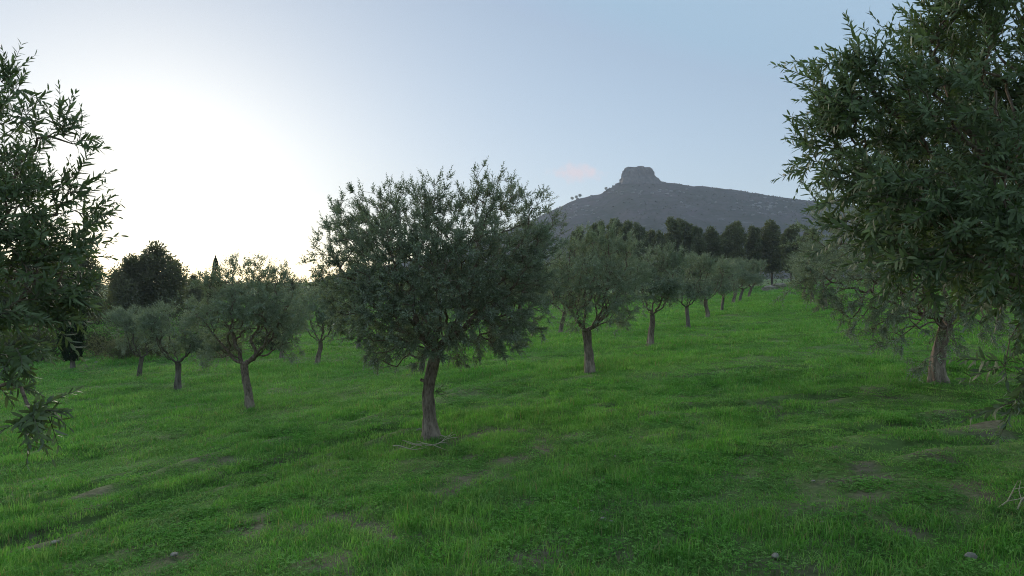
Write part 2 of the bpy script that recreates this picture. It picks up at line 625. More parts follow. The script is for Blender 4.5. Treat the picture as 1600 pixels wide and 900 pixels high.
def olive(rng, name, trunk, trunk_r, limbs, tips, center, *, shoots=2.4, shoot_len=(.18, .42), spacing=.024, leafL=.064, leafW=.26,
          detail=0, stems=True, erect=.9, droop=.5, crown_h=(1.1, 4.0), parts=0, cam_local=None, frustum=None, leaf_mat=None,
          bark=None, rmin=0., flare=1.6, step=.11, split=0, bf=.28, upright=None):
    """meshes of one olive tree: dict with trunk, limbs, crown, list of shoot meshes"""
    leaf_mat = leaf_mat or M_LEAF; bark = bark or M_BARK
    sk, n_tr, ends = grow(rng, trunk, limbs, tips, step=step, split=split, bf=bf)
    rad = radii(sk, .0028)
    # scale the limbs so that they meet the trunk top
    k = trunk_r[-1] * 1.0 / rad[n_tr - 1]
    rad = rad * np.where(rad > .004, np.clip(k, .5, 1.6), 1)
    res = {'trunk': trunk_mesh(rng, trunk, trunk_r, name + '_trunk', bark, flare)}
    lb = MB()
    branch_mesh(lb, sk, rad, n_tr, rmin, 0)
    # shoot sites
    kids = np.zeros(sk.n, int); np.add.at(kids, sk.par[1:sk.n], 1)
    thin = np.nonzero((rad[:sk.n] < .0065) & (np.arange(sk.n) >= n_tr))[0]
    ns = int(len(ends) * shoots)
    extra = rng.choice(thin, max(0, ns - len(ends)), replace=len(thin) < ns)
    site = np.concatenate([ends, extra])
    P = sk.P[site]
    bd = unit(P - sk.P[sk.par[site]])
    ctr = np.asarray(center, float)
    out = unit((P - ctr) * np.array([1, 1, .8]))
    hz = np.clip((P[:, 2] - crown_h[0]) / (crown_h[1] - crown_h[0]), 0, 1)[:, None]
    isend = np.concatenate([np.ones(len(ends)), np.zeros(len(extra))])[:, None]
    D = unit(bd * (.4 + .35 * isend) + out * .55 + np.array([0, 0, 1.0]) * (erect * .75 * (hz - .28) + .1) + rng.normal(0, .45, P.shape) * (1.25 - .4 * isend))
    B = np.array([0, 0, 1.0]) * (.55 * erect * (hz - .35)) + np.array([0, 0, -1.0]) * droop * (1 - hz) ** 1.5 + rng.normal(0, .26, P.shape)
    L = rng.uniform(shoot_len[0], shoot_len[1], len(P)) * (.85 + .2 * hz[:, 0] * isend[:, 0])
    size = rng.uniform(.82, 1.12, len(P))
    pick = np.zeros(len(P), bool)
    if parts and cam_local is not None:
        tip = P + D * L[:, None] * .8
        v = tip - cam_local
        dist = np.linalg.norm(v, axis=1)
        inview = frustum(tip)
        edge = np.linalg.norm((tip - ctr), axis=1)
        score = np.where(inview, edge * .5 - dist * .55, -99)
        pick[np.argsort(-score)[:parts]] = True
        pick &= inview
    p, d, n_, LL, WW, s = shoot_leaves(rng, P, D, B, L, spacing, leafL, leafW, size)
    stint = rng.rand(len(P))
    tint = np.clip(.5 * stint[s] + .5 * rng.rand(len(s)), 0, 1)
    cb = MB()
    q = ~pick[s]
    leaves(cb, rng, p[q], d[q], n_[q], LL[q], WW[q], 0, tint[q], detail)
    if stems:
        tt = np.linspace(0, .97, 4)[:, None]
        for i in np.nonzero(~pick)[0]:
            pts = P[i] + (D[i] * tt + .5 * B[i] * tt ** 2) * L[i]
            tube(lb, pts, np.array([.0026, .0022, .0017, .001]), 3, 1)
    res['limbs'] = lb.build(name + '_limbs', [bark, M_TWIG])
    res['crown'] = cb.build(name + '_crown', leaf_mat, smooth=False)
    sh = []
    for i in np.nonzero(pick)[0]:
        b = MB()
        z = s == i
        leaves(b, rng, p[z] - P[i], d[z], n_[z], LL[z], WW[z], 0, tint[z], detail)
        tt = np.linspace(0, .97, 5)[:, None]
        tube(b, (D[i] * tt + .5 * B[i] * tt ** 2) * L[i], np.array([.0032, .0027, .0022, .0016, .001]), 4, 1)
        sh.append((P[i], b.build(name + '_shoot', [leaf_mat, M_TWIG], smooth=False)))
    res['shoots'] = sh
    return res


def make_tree(name, meshes, loc, rz, label, cat, group=None, sc=1.0, limbname='limbs'):
    root = empty(name, loc, rz)
    root.scale = (sc, sc, sc)
    tag(root, label, cat, group)
    link('trunk', meshes['trunk'], root)
    link(limbname, meshes['limbs'], root)
    cr = link('crown', meshes['crown'], root)
    for p, me in meshes.get('shoots', []):
        link('leafy_shoot', me, cr, p)
    return root


# ================================================================== ground sheet
def axis(a, b, step, far, grow_):
    v = list(np.arange(a, b, step))
    s = step
    while v[-1] < far:
        s *= grow_; v.append(v[-1] + s)
    s = step
    lo = [v[0]]
    while lo[-1] > -far:
        s *= grow_; lo.append(lo[-1] - s)
    return np.array(lo[::-1][:-1] + v)


gx = axis(-17, 17, .16, 2250, 1.075)
gy = axis(4, 34, .15, 2250, 1.075)
gy = gy[gy > -400]
XX, YY = np.meshgrid(gx, gy)
ZZ = ground(XX, YY)
nx, ny = len(gx), len(gy)
mb = MB()
ii = (np.arange(ny - 1)[:, None] * nx + np.arange(nx - 1)[None]).ravel()
mb.add(np.stack([XX, YY, ZZ], -1).reshape(-1, 3), np.stack([ii, ii + 1, ii + nx + 1, ii + nx], 1))


def bare_mask(x, y):
    """0 = thick grass, 1 = thin grass with soil showing"""
    n = fbm(np.asarray(x) * .55, np.asarray(y) * .55, 4, 40)
    m = .3 * sstep(.2, .5, n) * (1 - sstep(14, 24, np.asarray(y)))
    m = np.maximum(m, .85 * np.exp(-((np.asarray(x) + 1.15) ** 2 + (np.asarray(y) - 9.75) ** 2) / .5))
    n2 = fbm(np.asarray(x) * 2.4, np.asarray(y) * 2.4, 3, 47)
    return np.clip(m + .9 * sstep(.15, .36, n2) * (1 - sstep(9, 16, np.asarray(y))) + .5 * np.exp(-(track_dist(x, y) / .13) ** 2), 0, 1)


m, t = newmat('meadow_soil')
q = NT(t)
geo = q.n('ShaderNodeNewGeometry')
att = q.n('ShaderNodeAttribute', attribute_name='tint')
n1 = q.noise(.9, 5, .6, geo.outputs['Position'])
n2 = q.noise(14, 5, .65, geo.outputs['Position'])
soil = q.mix(q.remap(n2, .3, .7), (.085, .066, .045), (.19, .155, .115))
thatch = q.mix(q.remap(n2, .3, .7), (.06, .13, .025), (.12, .2, .045))
c = q.mix(q.remap(n1, .35, .65, 0, .25), thatch, soil)
c = q.mix(att.outputs['Fac'], c, soil)
p = q.n('ShaderNodeBsdfPrincipled')
q.l(c, p.inputs['Base Color']); p.inputs['Roughness'].default_value = .95; p.inputs['Specular IOR Level'].default_value = .1
bmp = q.n('ShaderNodeBump'); bmp.inputs['Strength'].default_value = .8; bmp.inputs['Distance'].default_value = .03
q.l(n2, bmp.inputs['Height']); q.l(bmp.outputs[0], p.inputs['Normal'])
o_ = q.n('ShaderNodeOutputMaterial'); q.l(p.outputs[0], o_.inputs[0])
M_SOIL = m
mb.t = [(bare_mask(XX, YY) * .9).ravel().astype(np.float32)]
gnd = link('ground', mb.build('ground', M_SOIL))
tag(gnd, 'green meadow sloping gently up to the right under the olive trees', kind='structure')

# ================================================================== mountain
MD = 1300.0
prof = np.array([(380, 436), (500, 430), (600, 413), (700, 388), (760, 368), (830, 341), (869, 322.5), (885, 315), (901, 308.5), (929, 302), (943, 297.5), (956, 289.5),
                 (967, 283), (990, 279), (1012, 279), (1028, 280.5), (1037, 282.5), (1055, 283.6), (1080, 287), (1094, 288), (1147, 293.3), (1194, 301), (1247, 308.5), (1300, 314),
                 (1400, 322), (1520, 334), (1680, 352), (1850, 375), (2050, 405), (2250, 432)], float)
PX = (prof[:, 0] - 800) / F * MD
PH = (430 - prof[:, 1]) / F * MD + CAM_Z


def mtn(x, y):
    x = np.asarray(x, float); y = np.asarray(y, float)
    xr = x * MD / np.maximum(y, 500) * .55 + x * .45
    H = np.interp(xr, PX, PH)
    tt = np.clip((y - 640) / (MD - 640), 0, 1)
    back = 1 - sstep(MD, 2100, y)
    sh = np.where(y < MD, .25 * tt + .75 * tt ** 1.35, back)
    gul = fbm(x * .014, y * .006, 4, 60) * 16 + fbm(x * .06, y * .05, 3, 66) * 5
    cl = -5 * sstep(.05, .2, vn(x * .01, y * .01, 71)) * (np.sin(y * .085 + 2 * vn(x * .02, y * .02, 70)) > .75)
    return H * sh + (gul + cl) * np.clip(1 - tt, 0, 1) ** .6 * np.clip(tt * 5, 0, 1) * np.clip(H / 60, 0, 1) + fbm(x * .09, y * .09, 3, 77) * 2.2 * np.clip(H / 30, 0, 1) * (tt > 0) - 22 * (1 - np.clip(H / 14, 0, 1)) - 4


mx_ = np.linspace(-760, 2050, 420)
my_ = np.concatenate([np.linspace(600, 1330, 150), np.linspace(1350, 2150, 25)])
XX2, YY2 = np.meshgrid(mx_, my_)
mb = MB()
nx, ny = len(mx_), len(my_)
ii = (np.arange(ny - 1)[:, None] * nx + np.arange(nx - 1)[None]).ravel()
mb.add(np.stack([XX2, YY2, mtn(XX2, YY2)], -1).reshape(-1, 3), np.stack([ii, ii + 1, ii + nx + 1, ii + nx], 1))
m, t = newmat('mountain_slope')
q = NT(t)
geo = q.n('ShaderNodeNewGeometry')
n1 = q.noise(.012, 5, .6, geo.outputs['Position'])
n2 = q.noise(.09, 5, .65, geo.outputs['Position'])
n3 = q.noise(.02, 6, .7, geo.outputs['Position'])
c = q.mix(q.remap(n1, .35, .65), (.06, .062, .048), (.115, .09, .092))
c = q.mix(q.remap(n2, .4, .62, 0, .7), c, (.03, .042, .022))
rk = q.math('MULTIPLY', q.remap(n3, .56, .66), q.remap(n2, .5, .6))
c = q.mix(rk, c, (.19, .18, .17))
p = q.n('ShaderNodeBsdfPrincipled')
q.l(c, p.inputs['Base Color']); p.inputs['Roughness'].default_value = 1; p.inputs['Specular IOR Level'].default_value = 0
o_ = q.n('ShaderNodeOutputMaterial'); q.l(p.outputs[0], o_.inputs[0])
M_MTN = m
M_CLIFF = stone_material('summit_rock', (.15, .135, .125), (.045, .045, .04), .2, 1.0)
M_PALE = stone_material('pale_outcrop', (.28, .265, .25), (.15, .14, .13), .25, .6)
hill = link('mountain', mb.build('mountain', M_MTN))
tag(hill, 'hazy scrub-covered mountain with a flat rocky summit beyond the grove', kind='structure')


def on_mtn(px, py):
    d = ray(px, py)
    t_ = np.linspace(640, 1500, 1800)
    z = CAM_Z + d[2] * t_
    g = mtn(d[0] * t_, t_)
    k = np.argmax(z < g) if (z < g).any() else int(np.argmin(z - g))
    return np.array([d[0] * t_[k], t_[k], g[k]])


# summit rock: a lofted crag with vertical ribs
rng = np.random.RandomState(11)
mb = MB()
lev = [(290, 968, 1034), (281, 971.5, 1029), (277.5, 972.5, 1023), (274, 973, 1019.5), (270, 973.5, 1018.8), (266.5, 974.3, 1017.8), (264, 975.8, 1016.4), (262.3, 977.5, 1015.2), (261.2, 979.5, 1014.2)]
K = 56
an = np.arange(K) * 2 * math.pi / K
rings = []
for k, (py, a, b) in enumerate(lev):
    cx = ((a + b) / 2 - 800) / F * MD; hw = (b - a) / 2 / F * MD
    rib = 1 + (.04 * np.sin(9 * an + .2 * k) + .07 * vn(an * 3.2, k * .3 + 0 * an, 80) + .3 * vn(an * 9, k * .45 + 0 * an, 84)) * (1 if k > 1 else .4)
    z = CAM_Z + (430 - py) / F * MD + (1.2 * vn(an * 2.2, 0 * an + k, 82) if k > 4 else 0)
    sq = 1 / np.maximum(np.abs(np.cos(an)) ** 7 + np.abs(np.sin(an)) ** 7, .05) ** (1 / 7)
    if k > 4: z = z - 1.8 * (vn(an * 3.1, 0 * an, 88) > .1)
    rings.append(np.stack([cx + hw * sq * rib * np.cos(an) * .97, MD + 10 + hw * .85 * sq * rib * np.sin(an), z + 0 * an], 1))
v = np.concatenate(rings + [np.array([[rings[-1][:, 0].mean(), MD + 10, rings[-1][:, 2].max() + .4]])])
fs = [[k * K + j, k * K + (j + 1) % K, (k + 1) * K + (j + 1) % K, (k + 1) * K + j] for k in range(len(lev) - 1) for j in range(K)]
mb.add(v, fs)
top = (len(lev) - 1) * K
mb.f.append(np.array([[top + j, top + (j + 1) % K, len(v) - 1] for j in range(K)], np.int64)); mb.m.append(np.zeros(K, np.int32))
link('summit_rock', mb.build('summit_rock', M_CLIFF, smooth=False), hill)


def rock_verts(rng, r, flat=.7):
    """a knobbly convex stone from a jittered icosahedron-like ball (42 vertices)"""
    import bmesh
    bm = bmesh.new()
    bmesh.ops.create_icosphere(bm, subdivisions=2, radius=1)
    v = np.array([x.co[:] for x in bm.verts]); f = np.array([[x.index for x in fc.verts] for fc in bm.faces])
    bm.free()
    k = unit(rng.normal(0, 1, (9, 3)))
    cut = rng.uniform(.55, .95, 9)
    for n_, c_ in zip(k, cut):
        dd = v @ n_
        v = v - np.maximum(dd - c_, 0)[:, None] * n_
    v = v * (1 + rng.normal(0, .03, (len(v), 1)))
    return v * np.array([r, r * rng.uniform(.65, .95), r * flat]), f


# outcrops on the slope (joined, too small to tell apart)
mb = MB()
spots = []
for _ in range(26): spots.append((rng.uniform(950, 1075), rng.normal(300, 3.2) + .0, rng.uniform(1.2, 3.2)))
for _ in range(50): spots.append((rng.normal(1192, 22), rng.normal(322, 7), rng.uniform(1.2, 3.4)))
for _ in range(26): spots.append((rng.normal(905, 18), rng.normal(325, 8), rng.uniform(1.2, 3)))
for _ in range(24): spots.append((rng.uniform(880, 1280), rng.uniform(312, 352), rng.uniform(.9, 2.2)))
for px, py, r in spots:
    P_ = on_mtn(px, py)
    v, f = rock_verts(rng, r, rng.uniform(.6, 1.1))
    mb.add(v * np.array([1.3, 1, 1]) + P_, f)
oc = link('rock_outcrop', mb.build('rock_outcrop', M_PALE, smooth=False), hill)
oc['kind'] = 'stuff'
# scrub clumps
mb = MB()
OCT = np.array([[0, 0, 1], [1, 0, .1], [.3, 1, .15], [-.8, .6, .1], [-.8, -.6, .1], [.3, -1, .15], [0, 0, -.5]], float)
OF = np.array([[0, 1, 2], [0, 2, 3], [0, 3, 4], [0, 4, 5], [0, 5, 1], [6, 2, 1], [6, 3, 2], [6, 4, 3], [6, 5, 4], [6, 1, 5]])
n_s = 5200
sx = rng.uniform(-350, 900, n_s); sy = 1300 - 620 * rng.rand(n_s) ** 1.1
den = fbm(sx * .012, sy * .012, 3, 90)
keep = den + rng.normal(0, .18, n_s) > -.02
sx, sy = sx[keep], sy[keep]
sz = mtn(sx, sy)
for x, y, z in zip(sx, sy, sz):
    r = rng.uniform(1.0, 2.6)
    mb.add(OCT * np.array([r, r, r * .75]) * (1 + rng.normal(0, .18, (7, 1))) + np.array([x, y, z]), OF)
for _ in range(70):      # thicker line of bushes under the summit and along its left ridge
    px = rng.choice([rng.uniform(938, 972), rng.uniform(1018, 1040), rng.uniform(1040, 1270)], p=[.45, .2, .35])
    x = (px - 800) / F * MD
    r = rng.uniform(1.0, 2.8) if px < 1040 else rng.uniform(.7, 1.5)
    mb.add(OCT * np.array([r, r, r * .9]) * (1 + rng.normal(0, .2, (7, 1))) + np.array([x, MD - 2, float(mtn(x, MD - 2)) + .5]), OF)
sc_ = link('scrub', mb.build('scrub', M_SCRUB, smooth=False), hill)
sc_['kind'] = 'stuff'


# ================================================================== leafy bodies for background plants
def cloud_leaves(rng, n, c, r, leafL, leafW, shell=3.0, up=.3, mb=None, lob=.3, mat=0):
    """leaves in an uneven ellipsoid"""
    c = np.asarray(c, float); r = np.asarray(r, float)
    d = unit(rng.normal(0, 1, (n, 3)))
    azm = np.arctan2(d[:, 1], d[:, 0])
    w = 1 + lob * (1.5 * vn(azm * 1.7 + c[0], d[:, 2] * 2.6 + c[1], 33) + .8 * vn(azm * 4.5, d[:, 2] * 6 + c[0], 34))
    p = c + d * (rng.rand(n) ** (1 / shell) * w)[:, None] * r
    dd = unit(d + rng.normal(0, .7, (n, 3)) + np.array([0, 0, up]))
    nn = unit(d * .6 + np.array([0, 0, .6]) + rng.normal(0, .5, (n, 3)))
    L = leafL * rng.uniform(.6, 1.3, n)
    leaves(mb, rng, p, dd, nn, L, L * leafW, mat, None, 0)


def broad_tree(rng, name, h, cw, ch, nclump, nleaf, leafL, mat, bark=None, columnar=False, trunk_r=.16):
    """background tree: trunk, limbs to each clump, crown of leaf clumps"""
    bark = bark or M_BARK_FAR
    zb = h - ch
    tr = smooth_path([(0, 0, -.15), (rng.normal(0, .04) * h / 8, rng.normal(0, .04), zb * .5), (rng.normal(0, .1), rng.normal(0, .1), zb + ch * (.35 if columnar else .12))], 9)
    cl = []
    for k in range(nclump):
        u = (k + rng.rand()) / nclump
        z = zb + ch * (.08 + .86 * u)
        prof_ = math.sin(min(1, (.18 + .9 * u)) * math.pi) ** .6 if not columnar else (math.sin((.12 + .84 * u) * math.pi) ** .7)
        a = k * 2.4 + rng.normal(0, .4)
        rr = cw * prof_ * (rng.uniform(.35, .72))
        cl.append((rr * math.cos(a), rr * math.sin(a), z, cw * rng.uniform(.3, .5) * (.6 + .4 * prof_)))
    sk, n_tr, ends = grow(rng, tr, [], np.array([c_[:3] for c_ in cl]), step=.5, bf=.3, jit=.05)
    rad = radii(sk, .03)
    lb = MB(); branch_mesh(lb, sk, np.minimum(rad, trunk_r * .6), n_tr)
    cb = MB()
    wt = np.array([c_[3] ** 2 for c_ in cl]); wt /= wt.sum()
    for c_, w_ in zip(cl, wt):
        cloud_leaves(rng, max(20, int(nleaf * w_)), c_[:3], (c_[3], c_[3], c_[3] * (1.25 if columnar else .85)), leafL, .42, 2.4, .35, cb)
    rt = np.linspace(trunk_r, trunk_r * .45, 9)
    return {'trunk': trunk_mesh(rng, tr, rt, name + '_trunk', bark, 1.3, 10), 'limbs': lb.build(name + '_limbs', bark),
            'crown': cb.build(name + '_crown', mat, smooth=False)}


def cypress(rng, name, h, r, n, leafL=.16, belly=.35, mat=None):
    mb = MB()
    u = rng.rand(n)
    prof_ = np.sin(np.clip(u * .93 + .1, 0, 1) ** (.75) * math.pi) ** .55
    a = rng.rand(n) * 6.283
    w = 1 + .35 * vn(a * 1.6, u * 9, 51)
    rr = r * prof_ * w * np.sqrt(rng.uniform(.35, 1, n))
    p = np.stack([rr * np.cos(a), rr * np.sin(a), .35 + u * (h - .35)], 1)
    d = unit(np.stack([np.cos(a) * .35, np.sin(a) * .35, np.ones(n)], 1) + rng.normal(0, .22, (n, 3)))
    nn = unit(np.stack([np.cos(a), np.sin(a), .2 + 0 * a], 1) + rng.normal(0, .4, (n, 3)))
    L = leafL * rng.uniform(.6, 1.4, n)
    leaves(mb, rng, p, d, nn, L, L * .34, 0)
    tr = smooth_path([(0, 0, -.1), (0, 0, h * .4), (0, 0, h * .9)], 7)
    lb = MB()
    for k in range(30):
        z = h * rng.uniform(.08, .85); a = rng.rand() * 6.28; l = r * .6
        tube(lb, [(0, 0, z), (l * .5 * math.cos(a), l * .5 * math.sin(a), z + l * .5), (l * .8 * math.cos(a), l * .8 * math.sin(a), z + l * 1.4)], [.02, .014, .006], 4)
    return {'trunk': trunk_mesh(rng, tr, np.linspace(.1, .02, 7), name + '_trunk', M_BARK_FAR, 1.2, 8), 'limbs': lb.build(name + '_limbs', M_BARK_FAR),
            'crown': mb.build(name + '_crown', mat or M_CYP, smooth=False)}


def shrub_meshes(rng, name, w, h, n, leafL, mat):
    cb = MB(); lb = MB()
    for k in range(9):
        a = rng.rand() * 6.28; r = w * .5 * rng.rand() ** .6
        c = np.array([r * math.cos(a), r * math.sin(a), h * rng.uniform(.35, .62)])
        rad = np.array([w * .3, w * .3, h * .38]) * rng.uniform(.75, 1.15)
        cloud_leaves(rng, n // 9, c, rad, leafL, .3, 2.2, .5, cb)
        tube(lb, [(0, 0, -.05), c * np.array([.4, .4, .5]), c + np.array([0, 0, h * .1])], [.035, .024, .008], 5)
    return {'limbs': lb.build(name + '_stems', M_BARK_FAR), 'crown': cb.build(name + '_crown', mat, smooth=False)}


# ================================================================== background: tall tree row under the mountain
EUC = []
rng = np.random.RandomState(21)
for k in range(4):
    EUC.append(broad_tree(rng, 'windbreak', 11.0, 1.55 + .25 * (k % 2), 8.6, 17, 9000, .34, M_EUC, columnar=True))
euc_row = [(903, 355, 1.0), (924, 352, .9), (936, 342, .95), (959, 341, 1.25), (978, 345, 1.1), (997, 347, .9), (1017, 356, 1.05), (1032, 360, .9), (1050, 339, .95), (1066, 341, 1.35), (1088, 350, .85),
           (1113, 354, 1.25), (1131, 362, .9), (1147, 345, 1.2), (1177, 350, 1.1), (1206, 344, 1.45), (1236, 351, 1.3), (1266, 356, 1.2)]
ords = ['first', 'second', 'third', 'fourth', 'fifth', 'sixth', 'seventh', 'eighth', 'ninth', 'tenth', 'eleventh', 'twelfth', 'thirteenth', 'fourteenth', 'fifteenth', 'sixteenth', 'seventeenth', 'eighteenth']
for k, (px, py, wd) in enumerate(euc_row):
    D_ = 122 + 6 * math.sin(k * 2.3) + rng.uniform(-3, 3)
    x = (px - 800) / F * D_
    base = ontop(x, D_, -.1)
    H_ = CAM_Z + (430 - py) / F * D_ - base.z
    tr_ = make_tree('windbreak_tree', EUC[k % 4], base, rng.rand() * 6.28,
                    'tall dark columnar tree, %s from the left in the row below the mountain' % ords[k], 'tree', 'tall trees in a row below the mountain')
    s_ = H_ / 11.0
    tr_.scale = (s_ * wd, s_ * wd, s_)

# distant wood that closes the view behind everything: one mass
rng = np.random.RandomState(5)
mb = MB()
for k in range(150):
    px = -260 + k * 13.5 + rng.normal(0, 5)
    D_ = rng.uniform(128, 165)
    x = (px - 800) / F * D_
    gz = float(ground_base(x, D_))
    topy = np.interp(px, [-300, 0, 250, 480, 700, 880, 1000, 1200, 1400, 1800], [420, 424, 431, 433, 420, 392, 380, 378, 384, 390]) + rng.normal(0, 5)
    H_ = CAM_Z + (430 - topy) / F * D_ - gz
    w_ = rng.uniform(1.6, 2.8)
    for j in range(3):
        cloud_leaves(rng, 170, (x + rng.normal(0, w_ * .5), D_ + rng.normal(0, 1), gz + H_ * (.25 + .25 * j)), (w_, w_, H_ * .3), .42, .45, 2.5, .3, mb)
for k in range(60):      # nearer thickets on the left
    px = -250 + k * 9.5 + rng.normal(0, 5)
    D_ = rng.uniform(52, 74)
    x = (px - 800) / F * D_
    gz = float(ground_base(x, D_))
    topy = 452 + rng.normal(0, 12)
    H_ = CAM_Z + (430 - topy) / F * D_ - gz
    w_ = rng.uniform(.9, 1.7)
    for j in range(3):
        cloud_leaves(rng, 200, (x + rng.normal(0, w_ * .5), D_ + rng.normal(0, 1), gz + H_ * (.2 + .25 * j)), (w_, w_, H_ * .32), .22, .4, 2.5, .3, mb)
tl = link('distant_wood', mb.build('distant_wood', M_WOOD, smooth=False))
tag(tl, 'distant dark belt of trees closing the far edge of the meadow', 'wood', kind='stuff')

# background trees on the left
rng = np.random.RandomState(31)
BROAD = [broad_tree(rng, 'broadleaf', 8.0, 3.0, 6.6, 22, 12000, .3, M_DARK) for _ in range(2)]
CYP = cypress(rng, 'cypress', 7.0, .75, 7000)


def bgtree(px, topy, D_, meshes, h0, name, label, cat, wd=1.0, group=None):
    x = (px - 800) / F * D_
    b = ontop(x, D_, -.1)
    s_ = (CAM_Z + (430 - topy) / F * D_ - b.z) / h0
    o = make_tree(name, meshes, b, rng.rand() * 6.28, label, cat, group)
    o.scale = (s_ * wd, s_ * wd, s_)
    return o


G_BG = 'background trees beyond the meadow'
bgtree(243, 383, 62, BROAD[0], 8.0, 'broadleaf_tree', 'large dark round-topped tree against the bright sky left of the slim cypress', 'tree', 1.2, G_BG)
bgtree(205, 398, 60, BROAD[1], 8.0, 'broadleaf_tree', 'dark tree merging with the round-topped tree on its near-left flank', 'tree', 1.0, G_BG)
bgtree(303, 428, 78, BROAD[1], 8.0, 'broadleaf_tree', 'low bushy tree between the round-topped tree and the slim cypress', 'tree', .75, G_BG)
bgtree(322, 434, 84, BROAD[0], 8.0, 'broadleaf_tree', 'low dark tree tucked at the foot of the slim cypress', 'tree', .7, G_BG)
bgtree(60, 372, 48, BROAD[0], 8.0, 'broadleaf_tree', 'dark tree showing through the near olive at the left edge', 'tree', .8, G_BG)
bgtree(130, 385, 52, BROAD[1], 8.0, 'broadleaf_tree', 'dark tree behind the stubby dark cypress', 'tree', .7, G_BG)
bgtree(-20, 370, 46, BROAD[1], 8.0, 'broadleaf_tree', 'dark tree at the very edge behind the near-left olive', 'tree', .8, G_BG)
bgtree(455, 436, 90, BROAD[1], 8.0, 'broadleaf_tree', 'low distant tree between the forked olive and the large central olive', 'tree', .8, G_BG)
bgtree(515, 437, 95, BROAD[0], 8.0, 'broadleaf_tree', 'low distant tree at the left fringe of the large central olive', 'tree', .8, G_BG)
bgtree(337, 401, 76, CYP, 7.0, 'cypress_tree', 'slim pointed cypress rising above the forked olive on the left', 'cypress', .85)
c0 = at(113, 577)
cyd = cypress(rng, 'dark_cypress', 4.4, .5, 7000, .12)
tr_ = make_tree('cypress_tree', cyd, c0 + Vector((0, 0, -.05)), 0, 'stubby near-black cypress standing on the grass at the left', 'cypress')
# low shrubs on the far edge of the meadow, left
SH = [shrub_meshes(rng, 'shrub', 2.0, 1.5, 5200, .12, M_DARK), shrub_meshes(rng, 'grey_shrub', 2.2, 1.6, 5200, .12, M_SCRUB)]
for (px, py, k, s_, lab) in [(186, 566, 0, .95, 'dark leafless-looking shrub left of the small leaning olives'), (60, 566, 1, 1.1, 'grey scrub bush behind the near-left olive shoots'),
                             (150, 556, 1, .9, 'grey brush beside the stubby dark cypress'), (255, 560, 0, .85, 'low dark bush behind the thin leaning olives'),
                             (350, 556, 0, .8, 'low dark bush behind the forked olive'), (20, 560, 0, 1.2, 'dark bush at the far left edge of the meadow'),
                             (425, 548, 1, .8, 'grey brush right of the forked olive trunk'), (815, 548, 0, .28, 'small dark weed clump right of the central trunk')]:
    b = at(px, py)
    o = empty('shrub', b - Vector((0, 0, .04)), rng.rand() * 6)
    o.scale = (s_,) * 3
    tag(o, lab, 'shrub')
    link('stems', SH[k]['limbs'], o); link('crown', SH[k]['crown'], o)

# two wind-bent pines and companions on the mountain's left ridge
rng = np.random.RandomState(41)
PINE = broad_tree(rng, 'ridge_pine', 9.0, 4.2, 4.8, 9, 900, .9, M_DARK, trunk_r=.35)
for px, H_, lab in [(893.5, 8.5, 'leftmost lone pine on the mountain ridge'), (900.5, 8.2, 'second lone pine on the mountain ridge'), (906, 8.8, 'third lone pine on the mountain ridge, nearest the summit'),
                    (946.5, 8.0, 'bushy pine leaning on the ridge just below the summit rock')]:
    x = (px - 800) / F * MD
    o = make_tree('pine_tree', PINE, (x, MD - 1, float(mtn(x, MD - 1)) - .3), rng.rand() * 6, lab, 'pine', 'lone trees on the mountain ridge')
    o.scale = (H_ / 9,) * 3

# pale rock bank at the far end of the lane between the rows
for px, py, r, lab in [(1204, 428, 1.25, 'pale earthen boulder at the far end of the grassy lane'), (1218, 424, 1.1, 'upper pale boulder at the far end of the grassy lane')]:
    D_ = 98
    v, f = rock_verts(rng, r, .42)
    mb = MB(); mb.add(v, f)
    x = (px - 800) / F * D_
    o = link('boulder', mb.build('boulder', M_STONE2, smooth=False), None, (x, D_, CAM_Z - (py - 430) / F * D_ ))
    o.location.z = float(ground(x, D_)) + r * .2 + (.55 if py < 426 else .1)
    tag(o, lab, 'rock')

# ================================================================== the olives
def wpt(px, py, dep):
    d = ray(px, py)
    return np.array([d[0] * dep, dep, CAM_Z + d[2] * dep])


def in_view(root):
    r0 = np.array(root)

    def f(p):
        w = p + r0
        y = np.maximum(w[:, 1], .1)
        px = 800 + F * w[:, 0] / y; py = 430 - F * (w[:, 2] - CAM_Z) / y
        return (px > -10) & (px < 1610) & (py > -10) & (py < 900) & (w[:, 1] > 1)
    return f


def px_tree(rng, name, root, trunk_px, trunk_r, clusters, limb_ids, n_tips, ell, frac=.75, ntr=40, **kw):
    """clusters: (px, py, radius_px, depth_offset) around the root's depth"""
    D_ = root.y
    r0 = np.array(root)
    cl = []
    for (px, py, r, do) in clusters:
        w = wpt(px, py, D_ + do) - r0
        cl.append((*w, r / F * (D_ + do)))
    tp = []
    for q_ in trunk_px:
        px, py = q_[:2]; do = q_[2] if len(q_) > 2 else 0
        tp.append(wpt(px, py, D_ + do) - r0)
    tp[0] = np.array([0, 0, -.06])
    path = smooth_path(tp, ntr)
    rr = np.interp(np.linspace(0, 1, ntr), np.linspace(0, 1, len(trunk_r)), trunk_r)
    tips = crown_points(rng, n_tips, np.array(ell[0]), ell[1], ell[2], ell[3], cl, frac)
    limbs = [np.array(cl[i][:3]) for i in limb_ids]
    zt = tips[:, 2]
    return olive(rng, name, path, rr, limbs, tips, ell[0], crown_h=(np.percentile(zt, 2), np.percentile(zt, 98)), **kw)


